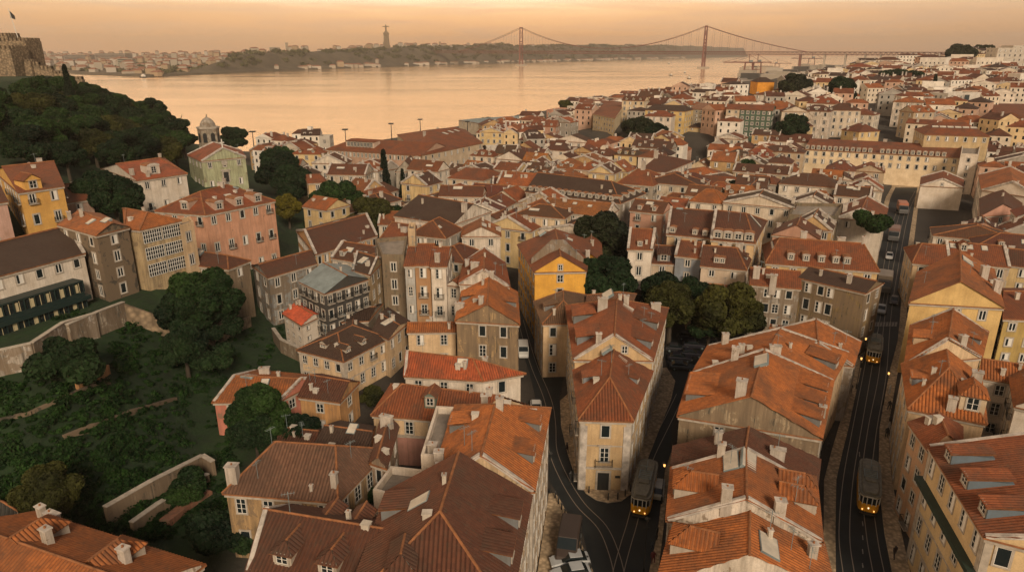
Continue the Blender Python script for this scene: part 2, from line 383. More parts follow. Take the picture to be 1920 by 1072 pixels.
# ---------------------------------------------------------------- the building maker
FOOT = []      # footprints already taken
LAND = []      # (short name, px, py, depth) used for labels of the fill houses
def inpoly(x, y, pl):
    c = False; j = len(pl)-1
    for i in range(len(pl)):
        xi, yi = pl[i]; xj, yj = pl[j]
        if (yi > y) != (yj > y) and x < (xj-xi)*(y-yi)/(yj-yi)+xi: c = not c
        j = i
    return c
def outset(Q, d):
    n = len(Q); r = []
    for i in range(n):
        a, b, c = Vector(Q[i-1]), Vector(Q[i]), Vector(Q[(i+1) % n])
        e1 = (b-a).normalized(); e2 = (c-b).normalized()
        n1 = Vector((e1.y, -e1.x)); n2 = Vector((e2.y, -e2.x)); m = (n1+n2)
        m = m.normalized()*(d/max(.35, m.normalized().dot(n1))) if m.length > 1e-6 else n1*d
        r.append((b.x+m.x, b.y+m.y))
    return r
def building(name, label, cat, Q, z, rh=2.5, ax='x', f=(0,0), wall=(.5,.42,.33,.3), roof=(.28,.085,.035), base=None, floors=None,
             win=True, wcol=None, oh=.3, para=False, chim=(), dorm=(), sky=(), near=None, flat=False, group=None, land=None,
             balc=.0, top=0., wsc=1., pillars=False, sides=None, parts=None, sp=2.7, cor=None, floorh=3.1, roofmat='roof', terr='terrace', gwin=()):
    """Q: four world corners, counter-clockwise from front left; z: eave height"""
    area = sum(Q[i][0]*Q[(i+1) % 4][1]-Q[(i+1) % 4][0]*Q[i][1] for i in range(4))
    if area < 0: Q = [Q[1], Q[0], Q[3], Q[2]]
    cx = sum(p[0] for p in Q)/4; cy = sum(p[1] for p in Q)/4
    hs = [H(*p) for p in Q]; gmin = min(hs); gmax = max(hs)
    b0 = (gmin if base is None else base)
    dist = math.hypot(cx, cy)
    if near is None: near = dist < 135
    if b0 > z-2: b0 = z-3
    root = thing(name, label, cat, (cx, cy, b0), 0, group)
    O = (cx, cy, b0)
    FOOT.append([tuple(p) for p in Q])
    pp = proj(cx, cy, z)
    if land: LAND.append((land, pp[0], pp[1], pp[2]))
    A = list(Q) if ax == 'y' else [Q[3], Q[0], Q[1], Q[2]]
    zr = z+rh
    def mid(a, b, t=.5): return (a[0]+(b[0]-a[0])*t, a[1]+(b[1]-a[1])*t)
    w = MB()
    w.prism(Q, b0-1.5, z, 0, bottom=False)
    polys = []
    if flat:
        ph = .9
        IQ = outset(Q, -.3)
        for k in range(4):
            a, b, c, d = Q[k], Q[(k+1) % 4], IQ[(k+1) % 4], IQ[k]
            for pts in ([(a[0],a[1],z),(b[0],b[1],z),(b[0],b[1],z+ph),(a[0],a[1],z+ph)], [(c[0],c[1],z),(d[0],d[1],z),(d[0],d[1],z+ph),(c[0],c[1],z+ph)], [(a[0],a[1],z+ph),(b[0],b[1],z+ph),(c[0],c[1],z+ph),(d[0],d[1],z+ph)]):
                w.poly(pts, 0)
        r = MB(); r.poly([(p[0],p[1],z+.05) for p in outset(Q,-.29)], 0)
        link('roof', r.mesh('roof', [terr], O), root, col=roof)
        polys.append([(p[0],p[1],z+.05) for p in Q])
    else:
        E = outset(A, oh) if oh else A
        m1, m2 = mid(A[0], A[1]), mid(A[3], A[2])
        r1, r2 = mid(m1, m2, f[0]), mid(m1, m2, 1-f[1])
        e1, e2 = mid(E[0], E[1]), mid(E[3], E[2])
        R1 = (*r1, zr) if f[0] > 0 else (*mid(e1, e2, 0), zr)
        R2 = (*r2, zr) if f[1] > 0 else (*mid(e1, e2, 1), zr)
        lo = z-.05
        E3 = [(p[0],p[1],lo) for p in E]
        if f[0] == 0: w.poly([(A[0][0],A[0][1],z),(A[1][0],A[1][1],z),(m1[0],m1[1],zr-.08)], 0)
        if f[1] == 0: w.poly([(A[2][0],A[2][1],z),(A[3][0],A[3][1],z),(m2[0],m2[1],zr-.08)], 0)
        sl = [([E3[1],E3[2],R2,R1],(E3[1],E3[2])), ([E3[3],E3[0],R1,R2],(E3[3],E3[0]))]
        if f[0] > 0: sl.append(([E3[0],E3[1],R1],(E3[0],E3[1])))
        if f[1] > 0: sl.append(([E3[2],E3[3],R2],(E3[2],E3[3])))
        polys = [s_[0] for s_ in sl]
        cg = (dist < 128) if cor is None else cor
        r = MB()
        for pts, (a, b) in sl:
            d = Vector(b)-Vector(a)
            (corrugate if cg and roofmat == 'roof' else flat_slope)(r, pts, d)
        # underside and eave edge
        for k in range(4):
            a, b = E3[k], E3[(k+1) % 4]
            r.poly([(a[0],a[1],lo-.16),(b[0],b[1],lo-.16),(b[0],b[1],lo+.01),(a[0],a[1],lo+.01)], 1)
        r.poly([(p[0],p[1],lo-.16) for p in reversed(E)], 1)
        if dist < 230:
            rr = .12 if dist < 130 else .16
            up = .03 if not cg else .06
            U = lambda p: (p[0],p[1],p[2]+up)
            r.tube(U(R1), U(R2), rr, 6, 1)
            for fl, Rr, ks in ((f[0],R1,(0,1)),(f[1],R2,(2,3))):
                if fl > 0:
                    for k in ks: r.tube(U(E3[k]), U(Rr), rr, 6, 1)
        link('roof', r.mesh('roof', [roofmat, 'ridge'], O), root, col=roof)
        if para:
            c = MB(); pw = .4 if dist < 140 else .55; phh = .35 if dist < 140 else .5
            ends = []
            if f[0] == 0 and para in (True, 1, 3): ends.append((A[0], A[1], m1))
            if f[1] == 0 and para in (True, 2, 3): ends.append((A[2], A[3], m2))
            for a, b, m in ends:
                c = MB()
                for s_ in (a, b): c.bar((s_[0],s_[1],z-.2), (m[0],m[1],zr-.1), pw, phh, 0)
                link('parapet', c.mesh('parapet', ['coping'], O), root, col=wall)

    wo = link('wall', w.mesh('wall', ['wall'], O), root, col=wall)
    def rz_at(x, y):
        for pl in polys:
            if inpoly(x, y, [(p[0],p[1]) for p in pl]):
                a, b, c = Vector(pl[0]), Vector(pl[1]), Vector(pl[2]); n = (b-a).cross(c-a)
                if abs(n.z) > 1e-6: return a.z-(n.x*(x-a.x)+n.y*(y-a.y))/n.z, n.normalized() if n.z > 0 else -n.normalized()
        return z, Vector((0,0,1))
    # cornice
    if dist < 260 and not flat:
        c = MB(); CQ = outset(Q, .16 if dist < 140 else .22); h0 = .34
        for k in range(4): c.poly([(CQ[k][0],CQ[k][1],z-.22-h0),(CQ[(k+1)%4][0],CQ[(k+1)%4][1],z-.22-h0),(CQ[(k+1)%4][0],CQ[(k+1)%4][1],z-.22),(CQ[k][0],CQ[k][1],z-.22)],0)
        c.poly([(p[0],p[1],z-.22) for p in CQ],0); c.poly([(p[0],p[1],z-.22-h0) for p in reversed(CQ)],0)
        link('cornice', c.mesh('cornice', ['stonetrim'], O), root)
    # windows on every facade that looks towards the photograph's side
    nf = floors if floors else max(1, int((z-b0)/floorh))
    fh = (z-.2-b0)/nf if floors else floorh
    nw = 0
    for k in range(4):
        a, b = Vector(Q[k]), Vector(Q[(k+1) % 4]); L = (b-a).length; d = (b-a)/L; n = Vector((d.y, -d.x)); mm = (a+b)/2
        if n.dot(Vector((0,0))-mm) < -.12*mm.length*1.0: continue
        cfg = sides.get(k, True) if sides else True
        if cfg is False or not win: continue
        if cfg is True:
            cols = max(1, int((L-.6)/sp)); cfg = (cols, nf)
        cols, rows = cfg[0], cfg[1]
        if cols == 0: continue
        rz = math.atan2(d.y, d.x)
        g = (L)/cols
        pos = cfg[2] if len(cfg) > 2 else [(i+.5)/cols for i in range(cols)]
        for j in range(rows):
            zt = z-.75-j*fh; hh = min(fh*.52, 1.75)*wsc; ww = min(1.05, g*.45)*wsc
            zz = zt-hh
            if j > 0 and rows > 1 and fh > 2.8 and (j % 2 == 1): hh2 = hh*1.15; zz = zt-hh2+.1; hh = hh2
            if zz < b0+.3: continue
            for i, t in enumerate(pos):
                if nw > 95: break
                p = a+d*(L*t)
                if H(p.x, p.y) > zz+.5: continue
                if R.random() < (.0 if near else .04): continue
                st = R.choice((0,0,1,2)) if dist > 60 else R.choice((0,0,1))
                wo_ = put_window(root, (p.x-O[0], p.y-O[1], zz-O[2]), rz, ww, hh, near, st); nw += 1
                if balc and R.random() < balc and j < rows:
                    link('balcony', balcony_mesh(ww+.7), root, (p.x-O[0], p.y-O[1], zz-O[2]+.02), rz)
        if pillars and dist < 170:
            c = MB()
            for e in (a+d*.3, b-d*.3):
                T = Matrix.Translation((e.x,e.y,0)) @ Matrix.Rotation(rz,4,'Z'); c.box(-.3,.3,-.07,.05,b0,z-.6,0,T)
            for j in range(1, nf):
                T = Matrix.Translation((mm.x,mm.y,0)) @ Matrix.Rotation(rz,4,'Z'); zz = z-.35-j*fh; c.box(-L/2+.7,L/2-.7,-.05,.03,zz-.1,zz+.06,0,T)
            link('pilaster', c.mesh('pilaster', ['stonetrim'], O), root)
    for s_, zz in gwin:
        a, b = Vector(Q[0]), Vector(Q[1]); d = (b-a).normalized(); p = a+(b-a)*s_
        put_window(root, (p.x-O[0], p.y-O[1], z+zz-O[2]), math.atan2(d.y, d.x), .8, 1.1, near, 0)
    def at(s_, t_):
        a = mid(Q[0], Q[1], s_); b = mid(Q[3], Q[2], s_); return mid(a, b, t_)
    ang = math.atan2(Q[1][1]-Q[0][1], Q[1][0]-Q[0][0])
    for cc in chim:
        s_, t_ = cc[0], cc[1]; kd = cc[2] if len(cc) > 2 else 0; x, y = at(s_, t_); zz = rz_at(x, y)[0]
        link('chimney', chimney_mesh(kd), root, (x-O[0], y-O[1], zz-O[2]-.1), ang+R.uniform(-.1,.1), col=(.52,.47,.42,.45), sc=(cc[3] if len(cc) > 3 else 1.))
    for s_, t_, *k in sky:
        x, y = at(s_, t_); zz, n = rz_at(x, y); wd, ht = k if k else (1.0, 1.4)
        o = link('skylight', sky_mesh(wd, ht), root, (x-O[0], y-O[1], zz-O[2]))
        o.rotation_mode = 'QUATERNION'; o.rotation_quaternion = Vector((0,0,1)).rotation_difference(n) @ Matrix.Rotation(math.atan2(n.x, -n.y) if abs(n.x)+abs(n.y) > .01 else ang, 3, 'Z').to_quaternion() if False else Matrix.Rotation(0,3,'Z').to_quaternion()
        if n.z < .999:
            Yv = Vector((0,0,1))-n*n.z; Yv.normalize(); Xv = Yv.cross(n); M3 = Matrix((Xv,Yv,n)).transposed(); o.rotation_quaternion = M3.to_quaternion()
        else: o.rotation_quaternion = Matrix.Rotation(ang,3,'Z').to_quaternion()
    if not flat and dist < 290:
        for _ in range(R.choice((1,2,3)) if dist > 130 else R.choice((2,3,4,5))):
            s_, t_ = R.uniform(.08,.92), R.uniform(.1,.8); x, y = at(s_, t_); zz = rz_at(x, y)[0]
            if R.random() < .4: link('antenna', antenna_mesh(), root, (x-O[0], y-O[1], zz-O[2]-.1), R.uniform(0,3))
            elif R.random() < .5: link('roof_vent', vent_mesh(), root, (x-O[0], y-O[1], zz-O[2]-.1), ang, col=(.6,.56,.5,.2))
            else: link('chimney', chimney_mesh(R.choice((0,2))), root, (x-O[0], y-O[1], zz-O[2]-.1), ang, col=(.6,.55,.48,.45), sc=R.uniform(.6,.85))
    for dd in dorm:
        # (side, s along, t inset, width, height, length, kind[, wallcol])
        k, s_, t_, dw, dh, dl, kd = dd[:7]
        if kd in (1, 3) and dist < 130 and dh < 1.15: dw *= 1.15; dh *= 1.3 if kd == 1 else 1.4
        a, b = Vector(Q[k]), Vector(Q[(k+1) % 4]); d = (b-a).normalized(); n = Vector((-d.y, d.x))
        p = a+(b-a)*s_+n*t_; zz = rz_at(p.x, p.y)[0]
        rz = math.atan2(d.y, d.x); am, rm = dormer_meshes(dw, dh, dl, kd)
        wc = dd[7] if len(dd) > 7 else ((.17,.18,.19,.3) if kd == 1 else (.45,.4,.34,.3))
        o = link('dormer', am, root, (p.x-O[0], p.y-O[1], zz-O[2]), rz, col=wc)
        link('dormer_roof', rm, o, col=roof)
        wa, wb = win_mesh(min(dw*.62, 1.2), dh*.72, True, 0)
        wm = CACHE.setdefault(('dw',dw,dh), None)
        o2 = link('window', wa, o, (0,0,dh*.14))
        if dist > 0:
            fr = link('window_frame', wb, o, (0,0,dh*.14))
    return root, O, rz_at
def quad(*px, z): return [P(a, b, z) for a, b in px]
def rect(A, B, z, dep):
    a, b = Vector(P(*A, z)), Vector(P(*B, z)); d = (b-a).normalized(); n = Vector((-d.y, d.x)); c = b+n*dep; e = a+n*dep
    return [tuple(a), tuple(b), tuple(c), tuple(e)]
# ---------------------------------------------------------------- the buildings one can single out
def c4(c, g): return (*c, g)
W_ = (.70,.63,.55); C_ = (.66,.49,.31); Y_ = (.74,.40,.06); PK = (.52,.25,.17); G_ = (.33,.30,.26); O_ = (.44,.29,.14); WB = (.46,.46,.45)
RO = (.36,.115,.027); RM = (.215,.062,.02); RB = (.105,.036,.017); RD = (.05,.025,.015)
B = building
# --- foreground, left to right
B('house', 'large bright orange tiled roof with two pyramid dormers at the bottom left corner', 'house', [(-52,47.5),(-33,40),(-27.5,50.2),(-47,57.5)], 9, 2.6, 'x', (0,0), c4(W_,.6), RO, base=0,
  chim=((.19,.93,1),(.42,.62,0,1.1),(.8,.7,0,1.1),(.1,.95,0)), dorm=((2,.72,1.6,2.3,.9,4.2,3),(2,.3,1.2,2.3,.9,4.2,3)), land='orange corner roof', win=False)
B('house', 'low dark grey slate roof at the left edge behind the orange roof', 'house', quad((-40,1000),(58,978),(30,948),(-40,935), z=6), 6, 1.6, 'x', (0,.4), c4(O_,.6), (.05,.05,.045), base=0)
B('house', 'long tiled wing with two front dormers and pale gable edge, bottom centre left', 'house', [(-22,47.4),(-8.5,43.6),(-7.5,53.2),(-21.4,56)], 11, 2.7, 'x', (0,0), c4(PK,.3), RB, base=0,
  dorm=((0,.2,.7,1.5,.85,3.,3),(0,.5,.7,1.5,.85,3.,3),(2,.62,.4,1.6,.8,3.2,0),(2,.42,.4,1.6,.8,3.2,0)), para=True, win=False, land='bottom dormer wing')
B('corner_building', 'steep hipped tile roof of the big foreground block with an open skylight hatch', 'building', [(-12.3,40.5),(-.4,40.5),(1.6,54.6),(-11.4,55.4)], 13, 4.3, 'y', (.42,0), c4(C_,.5), RB, base=0,
  dorm=((0,.33,1.6,1.6,.9,3.2,3),(1,.38,.35,1.9,1.,3.4,1),(1,.7,.35,1.9,1.,3.4,1),(3,.25,.4,2.2,1.,3.4,1)), sky=((.3,.66,1.3,1.9),), floors=4, sp=2.2, pillars=True, land='hipped foreground block')
B('corner_building', 'bright orange roof of the street block with pale side facade, behind the hipped roof', 'building', [(-7.6,56),(1.9,55.5),(4.2,71),(-6.4,71.6)], 13.1, 3.6, 'y', (0,.38), c4(C_,.55), RO, base=0,
  chim=((.12,.03,1),(.02,.2,3,.8),(.32,.93,0),(.55,.6,0)), dorm=((1,.3,.4,2.,.9,3.2,1),(1,.68,.4,2.,.9,3.2,1),(3,.35,.3,2.3,.9,3,1)), para=1, floors=4, sp=2.2, pillars=True, sides={0:(1,1,[.75])}, land='bright orange street block')
B('annex', 'tall white annex with flat roof terrace beside the bright orange block', 'house', [(-9.3,61.5),(-7.2,61.2),(-6.1,71.5),(-8.8,71.8)], 12.2, flat=True, wall=c4(W_,.25), base=0, floors=4, sp=2.6, chim=((.5,.1,3,.8),))
B('annex', 'flat roofed white box with grey terrace between brown roof and hipped block', 'house', quad((700,931),(748,944),(795,893),(733,886), z=8), 8, flat=True, wall=c4(W_,.25), base=0, win=False)
B('old_house', 'weathered brown tiled house with ochre side wall and tall stained chimney', 'house', [(-30,62),(-18,60.5),(-14.6,70),(-28,71.5)], 8.3, 3.3, 'x', (.25,.22), c4(O_,.75), (.15,.075,.045), base=0,
  chim=((.03,.1,3,1.),(.93,.12,2,1.2),(.75,.06,2,.6)), floors=2, sp=2.3, land='weathered brown roof')
B('old_house', 'narrow pinkish side wall house with flat attic and roof box behind the brown roof', 'house', quad((697,866),(722,874),(744,800),(716,790), z=9.3), 9.3, 1., 'y', (0,0), c4((.5,.36,.26),.8), RB, base=0, floors=3, sp=2.6, chim=((.5,.8,1),))
B('house', 'low dark patched roof with white dormer wall left of the narrow pinkish wall', 'house', quad((585,850),(690,862),(700,800),(640,790), z=6), 6, 1.6, 'x', (0,0), c4(W_,.4), RD, base=0, floors=2, sp=2.2, sky=((.6,.5),))
B('house', 'dim red lean-to roof below the patched roof in the shady yard', 'house', quad((520,822),(590,830),(600,806),(535,800), z=4.2), 4.2, .8, 'x', (0,0), c4(G_,.5), RB, base=0, win=False)
B('house', 'pink walled house with light coping and worn orange roof above the garden', 'house', [P(402,752,5.6), P(524,750,5.6), P(606,706,5.6), P(478,694,5.6)], 5.6, 1.5, 'x', (0,0), c4((.55,.2,.14),.35), RO, base=0, para=True, floors=2, sp=3.4, chim=((.3,.75,1),), sky=((.55,.35),(.2,.55,1.8,1.8)), land='pink walled garden house')
B('house', 'brown roofed house with bare orange gable beside the pink walled house', 'house', [P(562,742,5.6), P(636,752,5.6), P(671,716,5.6), P(603,702,5.6)], 5.6, 1.6, 'x', (0,0), c4((.55,.3,.12),.55), RB, base=0, floors=2, sp=3., land='bare orange gable')
B('house', 'wide hipped roof with a small green sided dormer over a cream two window wall', 'house', [P(700,776,7), P(880,790,7), P(985,760,7), P(735,722,7)], 7, 2.6, 'x', (.18,.0), c4(C_,.35), RM, base=0, floors=2, sp=2.9,
  dorm=((0,.58,1.,1.5,1.5,2.6,0,(.12,.16,.13,.3)),), chim=((.93,.5,0),), land='green dormer roof')
B('house', 'deep red ridged roof with white roof parapets between stone gable and green dormer roof', 'house', [P(760,703,7.6), P(905,712,7.6), P(976,700,7.6), P(770,668,7.6)], 7.6, 2.3, 'x', (0,.3), c4(W_,.3), (.38,.09,.03), base=0, para=1, floors=2, chim=((.74,.8,0),), sky=((.63,.35,1.4,1.2),), land='deep red ridged roof')
B('house', 'low terrace house with a narrow orange roof strip and three dark windows', 'house', rect((765,621),(854,620),7.2,3.4), 7.2, .9, 'x', (0,0), c4(C_,.25), RO, base=0, floors=2, sp=3.6, land='low terrace house')
B('old_house', 'bare ochre masonry gable wall with small windows under a bright orange roof', 'house', [P(856,600,10.5),P(972,607,10.5),P(968,548,10.5),P(868,545,10.5)], 10.5, 3., 'y', (0,0), c4((.46,.32,.17),1.), RO, base=0, floors=3, sp=5, sides={0:(2,2,[.42,.76])}, chim=((.4,.1,0),(.02,.3,1),(.55,.95,0)), dorm=((1,.5,.3,2,.8,3,1),(3,.4,.3,2,.8,3,1)), land='ochre masonry gable')
B('house', 'stained white gable house with red roof behind the ochre masonry gable', 'house', [P(862,531,12),P(954,536,12),P(945,492,12),P(872,489,12)], 12, 2.8, 'y', (0,0), c4(W_,.55), RM, base=0, floors=3, sides={0:(1,1,[.2])}, chim=((.3,.3,1),(.1,.6,0)), para=True, land='stained white gable')
B('house', 'low white two window wing left of the stained white gable', 'house', rect((838,533),(863,536),10.5,12), 10.5, 1., 'y', (0,0), c4(W_,.3), RM, base=0, floors=3, sp=1.8)
zk = 14.5
B('narrow_house', 'slim white tenement strip, left neighbour of the brown one', 'house', rect((759,497),(777,497),zk,13), zk, 1.7, 'x', (0,0), c4(WB,.35), RM, base=0, floors=4, sp=3, wsc=.9)
B('narrow_house', 'slim brown fronted tenement between two white strips', 'house', rect((778,496),(807,496),zk+.1,13), zk+.1, 2.2, 'x', (0,0), c4((.42,.24,.12),.25), RM, base=0, floors=4, sp=4, balc=.4, land='brown tenement')
B('narrow_house', 'slim white tenement with green roof turret, right neighbour of the brown one', 'house', rect((808,498),(836,498),zk+.2,13), zk+.2, 1.8, 'x', (0,0), c4(W_,.3), RM, base=0, floors=4, sp=4, balc=.5, chim=((.4,.1,3,.8),))
B('old_house', 'windowless looking olive grey tenement between balconied block and white tenements', 'house', [P(716,485,14),P(758,486,14),P(764,450,14),P(704,455,14)], 14, flat=True, wall=c4((.25,.2,.13),.9), roof=(.2,.17,.13), base=0, floors=4, sp=4.5, land='olive tenement')
B('house', 'ochre sided tenement with dark brown roof and skylight beside the balconied block', 'house', [P(662,505,12.5),P(693,514,12.5),P(722,485,12.5),P(680,472,12.5)], 12.5, 1.8, 'x', (0,.0), c4((.5,.36,.2),.7), RD, base=0, floors=4, sp=2.6, sky=((.4,.3,1.4,1.8),), para=1)
B('balconied_block', 'dark fronted tenement with long balconies under a grey metal roof', 'building', [P(563,527,11.5),P(609,549,11.5),P(691,522,11.5),P(650,497,11.5)], 11.5, 2., 'x', (0,0), c4((.045,.045,.045),.3), (.2,.24,.25), base=0, floors=4, sp=1.9, balc=.75, roofmat='metal', land='balconied metal roofed block')
B('old_house', 'grey stained house with pale blue lower wall and long brown roof', 'house', [P(503,519,10.5),P(592,493,10.5),P(572,470,10.5),P(474,497,10.5)], 10.5, 1.4, 'x', (0,0), c4((.33,.34,.34),.85), RB, base=0, floors=3, sp=3.6, land='blue stained wall')
B('cottage', 'small white cottage with bright red roof above the garden wall', 'house', [P(532,587,6.2),P(566,608,6.2),P(607,588,6.2),P(574,569,6.2)], 6.2, .9, 'x', (0,0), c4(W_,.1), (.5,.09,.035), base=0, floors=3, sp=2., wsc=.75, land='small white cottage')
B('cream_palace', 'cream corner house with pilasters, blue window and dark hipped roof with dormers', 'house', [P(560,655,6.5),P(644,676,6.5),P(726,634,6.5),P(662,600,6.5)], 6.5, 2.2, 'y', (.35,.35), c4(C_,.35), RD, base=0, floors=2, sp=2., wsc=.85, dorm=((1,.2,.9,1.2,.8,2,0),(1,.55,.9,1.2,.8,2,0),(0,.45,1.2,1.4,.8,2,0)), balc=.25, pillars=True, land='cream corner house')
B('house', 'cream house with roof loggia and flat dark roof between corner house and terrace house', 'house', [P(700,620,7.2),P(728,634,7.2),P(766,602,7.2),P(728,578,7.2)], 7.2, .9, 'x', (0,0), c4(C_,.5), RD, base=0, floors=2, sp=2., wsc=.85, sky=((.5,.4,1.4,2.),))
B('house', 'dark jumble of sheds and roofs between balconied block and cream loggia house', 'shed', [P(612,604,5),P(690,600,5),P(715,570,5),P(640,575,5)], 5, 1., 'x', (0,0), c4(G_,.8), RD, base=0, win=False)
# --- hillside on the left
z = zb(157,474,562)
B('institution', 'long off-white building with brown roof and green glazed verandas at left edge', 'building', [P(-70,534,z),P(157,474,z),P(110,428,z),P(-90,478,z)], z, 2.6, 'x', (0,0), c4(W_,.25), RD, floors=3, sp=3.5, sides={0:(6,1)}, para=2, land='green veranda building')
VZ = z
z = zb(180,438,565)
B('ruined_house', 'decayed blackish tenement with arched openings and orange roof above retaining wall', 'house', [P(110,420,z),P(181,440,z),P(240,425,z),P(186,400,z)], z, 1.4, 'x', (0,0), c4((.06,.052,.04),1.), RO, floors=4, sp=3.2, sky=((.6,.3),(.85,.5,1.6,1.2)), chim=((.1,.2,2),), land='decayed tenement')
z = zb(262,429,545)
B('glazed_house', 'yellowish tenement whose front is bands of gridded glass, orange hipped roof', 'house', [P(236,427,z),P(262,430,z),P(337,413,z),P(232,392,z)], z, 1.9, 'x', (.1,.3), c4((.50,.38,.22),.6), RO, floors=5, win=False, sky=((.45,.8,1.8,1.2),), land='glazed tenement')
GZ = (P(262,430,z), P(337,413,z), z)
B('annex', 'narrow cream side wing right of the glass banded tenement', 'house', [P(338,432,z-1.6),P(364,424,z-1.6),P(356,414,z-1.6),P(335,420,z-1.6)], z-1.6, flat=True, wall=c4(C_,.3), floors=3, sp=2.6)
z = zb(36,360,452)
B('house', 'golden yellow house with pedimented dormer and white corner strips', 'house', [P(36,360,z),P(118,348,z),P(92,312,z),P(-8,322,z)], z, 3., 'x', (0,0), c4((.66,.38,.10),.12), RM, floors=3, sp=3.2, dorm=((0,.35,.3,3.,1.8,4.,0,(.66,.38,.10,.1)),), balc=.3, pillars=True, chim=((.8,.8,3,.8),), land='golden yellow house')
z = zb(124,378,430)
B('house', 'low pinkish grey house with brown roof right of the golden yellow house', 'house', [P(120,380,z),P(173,372,z),P(150,346,z),P(100,350,z)], z, 2., 'x', (0,0), c4((.45,.3,.24),.4), RM, floors=2, sp=2.8)
z = zb(14,378,462)
B('house', 'pale pink house cut by the left edge below the golden yellow house', 'house', [P(-60,388,z),P(12,377,z),P(-10,352,z),P(-80,360,z)], z, 2., 'x', (0,0), c4((.56,.36,.30),.2), RB, floors=3, sp=3.)
z = zb(259,338,396)
B('manor', 'long white manor with red hipped roof and square white roof lantern', 'house', [P(258,338,z),P(349,325,z),P(308,297,z),P(190,315,z)], z, 2.6, 'x', (.0,.25), c4(W_,.3), (.38,.09,.03), floors=2, sp=3.2, chim=((.02,.15,3,.8),(.25,.05,3,.7),(.9,.9,0)), dorm=((0,.45,2.6,3.2,2.2,3.4,2,(.58,.52,.46,.1)),), balc=.3, land='white manor')
z = zb(379,300,350)
B('church', 'pale green baroque church front with white trim and red roof', 'church', [P(378,302,z),P(460,294,z),P(452,282,z),P(352,290,z)], z, 3.4, 'y', (0,0), c4((.44,.47,.30),.55), (.30,.08,.03), floors=2, sp=3.8, para=1, pillars=True, land='green church')
CHZ = z
z = zb(384,402,476)
B('palace', 'salmon pink palace with red mansard hips, arched dormers and iron balconies', 'building', [P(292,395,z),P(385,402,z),P(514,376,z),P(420,352,z)], z, 3.4, 'y', (.3,.3), c4((.60,.32,.21),.4), (.26,.07,.025), floors=3, sp=3.1, balc=.6, pillars=True,
  dorm=((1,.22,.6,2.2,1.7,3.4,2,(.5,.35,.28,.3)),(1,.5,.6,2.2,1.7,3.4,2,(.5,.35,.28,.3)),(1,.78,.6,2.2,1.7,3.4,2,(.5,.35,.28,.3)),(0,.55,.8,2.2,1.7,3.4,2,(.5,.35,.28,.3))), chim=((.5,.6,1),(.3,.8,0),(.8,.8,1)), sky=((.7,.55,1.6,1.2),(.6,.75,1.4,1.)), land='salmon pink palace')
z = zb(428,503,590)
B('old_house', 'bare stone sided house with brown roof rising out of the trees', 'house', [P(336,493,z),P(428,503,z),P(467,488,z),P(366,470,z)], z, 1.5, 'x', (.2,.2), c4((.36,.28,.19),1.), RB, floors=4, sp=3., sides={1:(1,1)}, sky=((.3,.4),), land='stone sided house')
z = 10.5
B('row_house', 'long ochre range with a close row of tall shuttered windows and brown roof', 'building', [P(592,476,z),P(706,441,z),P(672,402,z),P(557,432,z)], z, 2.6, 'x', (0,0), c4((.62,.38,.17),.25), RB, base=0, floors=3, sp=1.7, para=True, sky=((.55,.7),), land='ochre shuttered range')
B('house', 'red hipped roof with ochre wall between shuttered range and olive tenement', 'house', [P(708,455,10.5),P(775,462,10.5),P(812,430,10.5),P(735,415,10.5)], 10.5, 2.6, 'x', (.2,.2), c4((.6,.38,.2),.3), RM, base=0, floors=3, chim=((.6,.3,1),(.9,.5,3,.7)))
B('house', 'slender cream wall tower house beside the red hipped roof', 'house', [P(765,436,15),P(778,437,15),P(780,425,15),P(768,424,15)], 15, flat=True, wall=c4(C_,.4), base=0, win=False)
B('hall', 'big windowless white gabled hall with dark brown roof at the city centre', 'hall', [P(740,404,13),P(850,420,13),P(920,396,13),P(830,376,13)], 13, 3.4, 'x', (0,0), c4(W_,.5), RD, base=0, win=False, chim=((.99,.3,3),), land='white gabled hall')
B('house', 'low yellow walled brown roof left of the white gabled hall', 'house', [P(706,390,8),P(765,408,8),P(790,385,8),P(730,371,8)], 8, 1.4, 'x', (0,0), c4(O_,.4), RD, base=0, sp=4)
# --- middle
B('apartment_block', 'saffron yellow gable wall with three little windows in a column, grey fire parapet', 'building', [P(1003,509,13.5),P(1098,507,13.5),P(1108,452,13.5),P(972,458,13.5)], 13.5, 3., 'y', (0,0), c4(Y_,.08), RM, base=0, floors=5, sp=2.6, sides={0:(1,4,[.5])}, gwin=((.5,.15),), chim=((.99,.4,3,.7),), sky=((.3,.9,2.2,1.4),(.7,.8,1.2,1.2)), land='saffron yellow gable')
B('apartment_block', 'yellow and cream wing behind the saffron gable, low parapet', 'building', [P(1082,478,12),P(1128,490,12),P(1126,456,12),P(1092,440,12)], 12, 1.2, 'y', (0,0), c4(Y_,.2), RM, base=0, floors=4, sp=3)
B('house', 'cream house with dark olive hipped roof left of the flatiron building', 'house', [P(1019,606,9.8),P(1092,604,9.8),P(1108,556,9.8),P(1003,566,9.8)], 9.8, 2.4, 'y', (.35,.2), c4(C_,.3), (.13,.07,.035), base=0, floors=3, sp=2.9, dorm=((3,.55,.8,1.6,.8,2.4,1),), land='dark olive hipped roof')
B('house', 'dark brown roof joined between the olive hipped roof and the park trees', 'house', [P(1096,585,9.6),P(1180,570,9.6),P(1190,552,9.6),P(1110,554,9.6)], 9.6, 1.6, 'x', (0,.3), c4(O_,.5), (.16,.07,.035), base=0, win=False)
FI = [(8.3,74.3),(14.4,73.9),(19.3,87.3),(8.7,87.6)]
